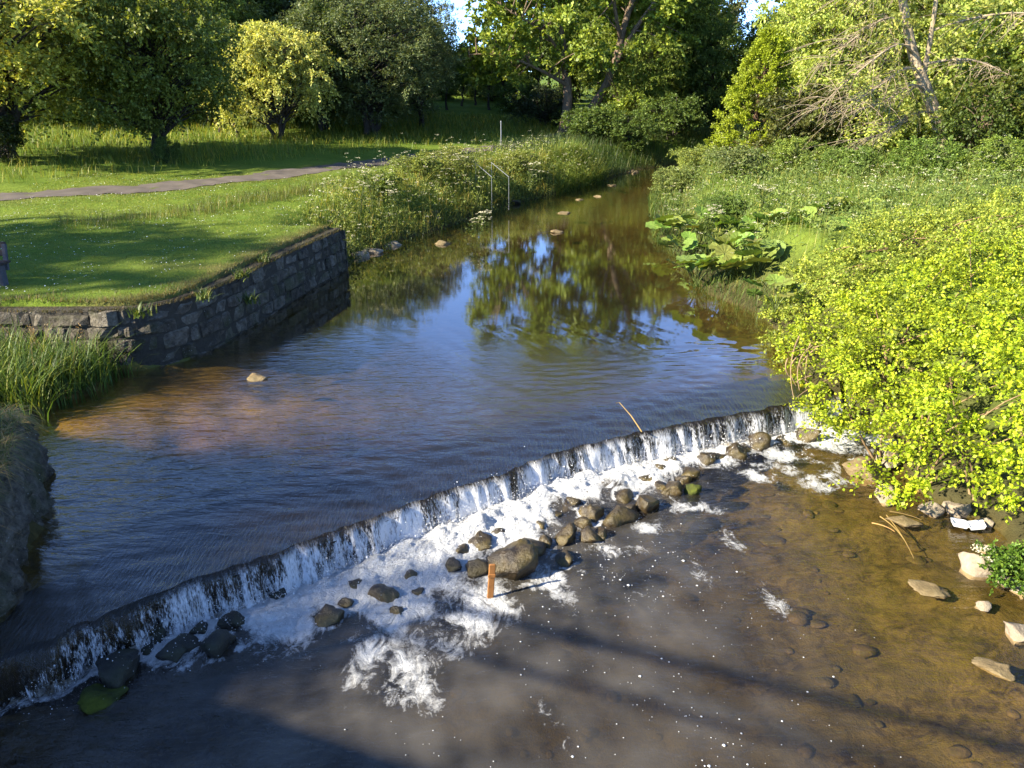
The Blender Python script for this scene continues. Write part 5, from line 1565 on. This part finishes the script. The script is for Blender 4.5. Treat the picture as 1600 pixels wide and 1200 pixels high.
# dry grass on the abutment
aw = np.array(AB)
i_ = g.integers(0, 90, 7000); off = g.gamma(1.6, 0.42, 7000) + 0.10
x_ = aw[i_, 0] - an[i_, 0] * off; y_ = aw[i_, 1] - an[i_, 1] * off
z_ = np.maximum(ground(x_, y_), np.where(off < 1.3, 0.93 + 0.05 * off - 0.92 * sstep(9.3, 10.8, aw[i_, 1]), -9)) - 0.03
P = np.stack([x_, y_, z_], 1)
az = np.where(g.uniform(0, 1, 7000) < 0.6, np.arctan2(an[i_, 1], an[i_, 0]) + g.normal(0, 0.9, 7000), g.uniform(0, 6.28, 7000))
dry = g.uniform(0, 1, 7000) < np.clip(0.70 - 0.8 * off, 0.08, 0.60)
for m_, nm, c, lab, mt in ((dry, 'dry_grass', None, 'dry straw-coloured grass hanging over the abutment at the left edge', 'straw'), (~dry, 'abutment_grass', (0.15, 0.21, 0.035), 'green grass on top of the abutment at the left edge', 'blade')):
    V, q, t = blades(P[m_], g.uniform(0.12, 0.50, m_.sum()), g.uniform(0.005, 0.013, m_.sum()), g.uniform(0.5, 1.5, m_.sum()), g, 3, az[m_], droop=1.6)
    o = obj(nm, mesh_np(nm, V, q, t, M[mt]))
    if c: o.color = (*c, 1)
    tag(o, lab, 'grass', kind='stuff')
# dry fringe along the top of the wall
n = 9000
s_ = g.uniform(0, L, n); o_ = 0.04 - g.gamma(1.5, 0.16, n)
P = np.array([wall_pt(a, b, 1.15) for a, b in zip(s_, o_)])
gz = ground(P[:, 0], P[:, 1]); P[:, 2] = np.maximum(gz - 0.01, 1.10)
V, q, t = blades(P, g.uniform(0.04, 0.13, n), 0.008, g.uniform(0.4, 1.3, n), g, 2)
o = obj('wall_top_grass', mesh_np('wall_top_grass', V, q, t, M['blade'])); o.color = (0.105, 0.105, 0.034, 1)
tag(o, 'dry turf fringe along the top of the curved stone wall', 'grass', kind='stuff')
# weeds rooted in the wall
for (px, py, z, lab) in [(317, 462, 1.18, 'tuft of green leaves growing from the bend of the stone wall'), (376, 428, 1.2, 'yellowish weed on the wall beside the broken coping stone'), (412, 405, 1.2, 'small weed farther along the stone wall top'), (218, 487, 1.2, 'weed hanging over the near end of the wall above the reed grass'), (392, 468, 0.75, 'blue-green weed hanging halfway down the wall face')]:
    x, y = on_plane(px, py, z)
    e_ = np.array([[x, y, z - 0.06]]) + g.normal(size=(60, 3)) * np.array([0.09, 0.07, 0.03])
    V, q, t = blades(e_, g.uniform(0.12, 0.30, 60), 0.028, g.uniform(0.4, 1.3, 60), g, 3)
    o = obj('wall_weed', mesh_np('wall_weed', V - np.array([x, y, z]), q, t, M['blade']), loc=(x, y, z)); o.color = (0.080, 0.125, 0.022, 1)
    tag(o, lab, 'weed', 'weeds rooted in the stone wall')

# ------------------------------------------------------------------ single cow parsley plants
def cow_parsley(px, py, z, h, lab, nst=4, r=0.055):
    g = np.random.default_rng(int(px + py))
    x, y = on_plane(px, py, z + h)
    e = empty('cow_parsley', (x, y, z - 0.05)); tag(e, lab, 'cow parsley', 'cow parsley standing out on the banks')
    st = Geo(); heads = []
    for k in range(nst):
        a = g.uniform(0, 6.28); top = np.array([math.cos(a) * h * .22, math.sin(a) * h * .22, h * g.uniform(0.75, 1.05)])
        tube(st, bez(np.zeros(3), np.array([top[0] * .2, top[1] * .2, h * .6]), top, 6), np.linspace(0.012, 0.005, 6), 5)
        for j in range(4):
            b_ = g.uniform(0, 6.28); q_ = top + np.array([math.cos(b_) * .16, math.sin(b_) * .16, g.uniform(-.06, .05)])
            tube(st, bez(top * .82, top * .9 + (q_ - top) * .3, q_, 4), np.linspace(0.005, 0.003, 4), 4); heads.append(q_)
        heads.append(top)
    o = obj('stem', st.mesh('stem', M['leaf'], True), e); o.color = (0.10, 0.14, 0.03, 1)
    for hd in heads:
        G = Geo(); umbels(G, np.array([[0, 0, 0.0]]), np.array([r]), g, 22)
        obj('umbel', G.mesh('umbel', M['umbel']), e, hd)
    G = Geo(); shoots(np.array([[g.normal(0, .08), g.normal(0, .08), h * f] for f in (.2, .35, .5, .6)]), 0.26, g, 8, 8, 0.06, geo=G)
    o = obj('leaves', G.mesh('leaves', M['leaf']), e); o.color = (0.085, 0.125, 0.022, 1)
for a in [(578, 262, 1.2, 1.15, 'tall cow parsley with white umbels nearest the end of the stone wall', 4), (560, 285, 1.2, .95, 'cow parsley just left of the tallest one by the wall end', 3), (612, 285, 1.1, .95, 'cow parsley right of the tallest one, against the path', 3),
          (752, 328, 0.35, .65, 'cow parsley with large white heads low over the water', 4), (742, 338, 0.3, .5, 'low cow parsley beside the large white heads over the water', 3), (665, 243, 1.2, 1.0, 'cow parsley in front of the path, left of the handrails', 4),
          (715, 236, 1.2, 1.1, 'cow parsley topping the weeds left of the handrails', 4), (828, 252, 1.1, 1.0, 'cow parsley right of the handrails', 4), (1195, 282, 1.4, .9, 'cow parsley at the top of the right bank weeds', 4), (1110, 318, 1.0, .9, 'cow parsley beside the big round leaves on the right bank', 4)]:
    cow_parsley(*a)

# bright parsley-like plant at the lower right
g = np.random.default_rng(41)
x, y = on_plane(1585, 885, LOW + 0.25)
e = empty('water_parsley', (x, y, LOW)); tag(e, 'bright green parsley-leaved plant with white umbels beside the squared block', 'water parsley')
C_ = np.stack([g.uniform(-0.35, 0.75, 90), g.uniform(-0.45, 0.40, 90), g.uniform(0.08, 0.45, 90)], 1)
C_ = C_[((C_[:, 0] - .2) / .6) ** 2 + (C_[:, 1] / .46) ** 2 < 1]
G = Geo(); shoots(C_, 0.16, g, 10, 10, 0.038, up=0.7, droop=0.2, geo=G, wfac=0.7)
o = obj('leaves', G.mesh('leaves', M['bush_leaf']), e); o.color = (0.105, 0.20, 0.022, 1)
G = Geo()
for c in C_[::3]: tube(G, bez(np.array([0.2, 0, 0]), np.array([c[0] * .5 + .1, c[1] * .5, c[2] * .8]), c, 4), 0.006, 4)
o = obj('stem', G.mesh('stem', M['leaf']), e); o.color = (0.12, 0.16, 0.05, 1)
for (a, b) in [(-0.34, -0.02), (-0.42, 0.08), (-0.30, 0.14), (-0.36, 0.22), (-0.22, 0.06)]:
    G = Geo(); umbels(G, np.array([[0, 0, 0.0]]), np.array([0.055]), g, 26)
    obj('umbel', G.mesh('umbel', M['umbel']), e, (a, b, 0.36 + g.uniform(-.06, .06)))

# ------------------------------------------------------------------ made things
def box(V, F, c, s, rot=None, bev=0.0):
    """a box with its edges cut"""
    b = min(bev, min(s) * 0.4)
    base = len(V)
    hx, hy, hz = s[0] / 2, s[1] / 2, s[2] / 2
    ring = [(-hx + b, -hy), (hx - b, -hy), (hx, -hy + b), (hx, hy - b), (hx - b, hy), (-hx + b, hy), (-hx, hy - b), (-hx, -hy + b)]
    lv = [(-hz, 1 - b / max(hx, .001)), (-hz + b, 1), (hz - b, 1), (hz, 1 - b / max(hx, .001))]
    P = []
    for zz, k in lv:
        kk = b if k < 1 else 0
        for (a, d) in ring:
            P.append((a - math.copysign(min(kk, abs(a)), a), d - math.copysign(min(kk, abs(d)), d), zz))
    P = np.array(P)
    if rot is not None: P = P @ np.array(rot).T
    P = P + np.array(c)
    V.extend([tuple(p) for p in P])
    for i in range(3):
        for j in range(8):
            F.append((base + i * 8 + j, base + i * 8 + (j + 1) % 8, base + (i + 1) * 8 + (j + 1) % 8, base + (i + 1) * 8 + j))
    F.append(tuple(base + j for j in range(7, -1, -1))); F.append(tuple(base + 24 + j for j in range(8)))
def boxobj(name, boxes, mat, parent=None, loc=None):
    V, F = [], []
    for b in boxes: box(V, F, *b)
    me = bpy.data.meshes.new(name); me.from_pydata(V, [], F); me.materials.append(mat)
    return obj(name, me, parent, loc)
def rotm(x, y, z):
    from mathutils import Euler
    return [list(r) for r in Euler((x, y, z)).to_matrix()]

# pole beside the path
px_, pY = col_at(783, 43.5, 1.4), 43.5
zg = float(ground(np.array([px_]), np.array([pY]))[0])
pole = empty('signpost', (px_, pY, zg)); tag(pole, 'thin pale metal post standing beside the path below the sycamore', 'post')
G = Geo(); tube(G, np.array([[0, 0, -0.1], [0, 0, 0.6], [0, 0, 1.52]]), 0.028, 10); obj('shaft', G.mesh('shaft', M['galv'], True), pole)
G = Geo(); tube(G, np.array([[0, 0, 1.515], [0, 0, 1.55], [0, 0, 1.56]]), np.array([0.035, 0.035, 0.004]), 10); obj('cap', G.mesh('cap', M['galv']), pole)
# handrails of the steps to the water
def rail(name, A, B, zA, zB, lab):
    e = empty(name, (A[0], A[1], 0)); tag(e, lab, 'handrail', 'handrails down to the water')
    a = np.array([0, 0, zA]); b = np.array([B[0] - A[0], B[1] - A[1], zB])
    G = Geo(); tube(G, np.array([a + (a - b) * 0.02, (a + b) / 2, b + (b - a) * 0.02]), 0.012, 8); obj('rail', G.mesh('rail', M['galv'], True), e)
    for p in (a, b):
        G = Geo(); tube(G, np.array([p - np.array([0, 0, 1.25]), p - np.array([0, 0, .6]), p - np.array([0, 0, 0.02])]), 0.010, 8); obj('post', G.mesh('post', M['galv'], True), e)
rx = lambda px, Y, z: (col_at(px, Y, z), Y)
rail('handrail', rx(743, 33.4, 2.0), rx(768, 31.6, 1.75), 1.72, 1.38, 'thin grey handrail on the upstream side half sunk in cow parsley')
rail('handrail', rx(768, 33.2, 2.0), rx(795, 31.0, 1.75), 1.76, 1.45, 'thin grey handrail with its end post standing clear above the water')

# bench at the left edge of the lawn
bx0, by0 = on_plane(6, 446, 1.25)
bench = empty('bench', (bx0, by0, float(ground(np.array([bx0]), np.array([by0]))[0]) - 0.02), 0.0)
tag(bench, 'end of a dark wooden bench with grey leg on the left side of the lawn', 'bench')
for k in range(3): boxobj('seat_slat', [((-0.78, -0.12 + 0.15 * k, 0.44), (1.74, 0.13, 0.045), None, 0.008)], M['bench_wood'], bench)
for k in range(2): boxobj('back_slat', [((-0.82, 0.27 + 0.02 * k, 0.60 + 0.15 * k), (1.70, 0.04, 0.12), rotm(-0.18, 0, 0), 0.008)], M['bench_wood'], bench)
for xx in (0.0, -1.5):
    boxobj('leg', [((xx, 0.03, 0.2), (0.08, 0.16, 0.42), None, 0.012), ((xx, 0.245, 0.52), (0.08, 0.06, 0.5), rotm(-0.18, 0, 0), 0.01)], M['concrete'], bench)

# rusty stake among the rocks
x, y = on_plane(767, 934, LOW)
st = empty('rusty_stake', (x, y, LOW)); tag(st, 'rusty brown flat stake standing against the largest mossy boulder', 'stake')
boxobj('stake_board', [((0, 0, 0.12), (0.075, 0.028, 0.72), rotm(0.10, 0.05, 0.15), 0.008)], M['rust'], st)
boxobj('stake_strap', [((0.014, -0.032, 0.32), (0.085, 0.02, 0.05), rotm(0.10, 0.05, 0.15), 0.005)], M['rust'], st)

# dead yellow reed caught on the lip
a = np.array([*on_plane(1003, 675, -0.06), -0.06]); b = np.array([*on_plane(968, 629, 0.10), 0.10])
G = Geo(); tube(G, np.array([a, (a + b) / 2 + np.array([0.01, 0, .02]), b]), np.array([.011, .010, .006]), 6); tube(G, np.array([b, b + np.array([-0.06, -.02, .0])]), .004, 4)
tag(obj('reed_stalk', G.mesh('reed_stalk', M['straw'])), 'single yellow reed stalk caught on the lip of the weir', 'reed stalk')
G = Geo()
for (p, q_) in [((1375, 808), (1412, 842)), ((1385, 806), (1428, 872)), ((1362, 818), (1398, 830)), ((1390, 800), (1440, 812))]:
    A = np.array([*on_plane(*p, LOW + .02), LOW + .03]); B = np.array([*on_plane(*q_, LOW + .02), LOW + .015])
    tube(G, bez(A, (A + B) / 2 + np.array([0.04, 0, .03]), B, 6), np.linspace(.010, .004, 6), 5)
tag(obj('drift_stalks', G.mesh('drift_stalks', M['straw'])), 'yellow dead stalks floating beside the flat greenish slab', 'dead stalks')
# white tray washed ashore
x, y = on_plane(1512, 822, LOW + 0.04)
tr = empty('food_tray', (x, y, LOW + 0.03), -0.25); tag(tr, 'white plastic food tray lying open at the water edge below the bush', 'tray')
def tray(name, dx, tilt):
    V, F = [], []
    for zz, k in ((0.0, .8), (0.05, 1.0), (0.05, .92), (0.012, .74)):
        for (a, b) in ((-1, -1), (1, -1), (1, 1), (-1, 1)): V.append((a * 0.10 * k, b * 0.085 * k, zz))
    for i in range(3):
        for j in range(4): F.append((i * 4 + j, i * 4 + (j + 1) % 4, i * 4 + 4 + (j + 1) % 4, i * 4 + 4 + j))
    F += [(3, 2, 1, 0), (12, 13, 14, 15)]
    me = bpy.data.meshes.new(name); me.from_pydata(V, [], F); me.materials.append(M['white_plastic'])
    o = obj(name, me, tr, (dx, 0, 0.01)); o.rotation_euler = (0, tilt, 0)
tray('tray_base', -0.11, 0.12); tray('tray_lid', 0.105, -0.25)

# footbridge the picture is taken from: deck and railings, their shade falls on the lower pool
bd = unit(np.array([1.0, -0.40])); bn = np.array([0.40, 1.0]) / math.hypot(1, .4); brz = math.atan2(bd[1], bd[0])
br = empty('footbridge', (0, 0.35 * bn[1] * bn[1], 0), brz)
tag(br, 'footbridge with steel railings from which the weir is seen', 'bridge')
boxobj('deck', [((1.0, -1.50, 3.03), (21, 1.6, 0.24), None, 0.02)], M['concrete'], br)
for sy in (0.0, -2.2):
    boxobj('top_rail', [((1.0, sy, 4.20), (21, 0.10, 0.09), None, 0.02)], M['galv'], br)
    boxobj('mid_rail', [((1.0, sy, 3.70), (21, 0.07, 0.07), None, 0.02)], M['galv'], br)
    for k in range(4): boxobj('rail_post', [((-9 + 6 * k, sy, 3.65), (0.07, 0.07, 1.0), None, 0.01)], M['galv'], br)
for xx in (-9.6, 11.6): boxobj('pier', [((xx, -1.15, 0.95), (1.2, 2.6, 3.9), None, 0.03)], M['concrete'], br)
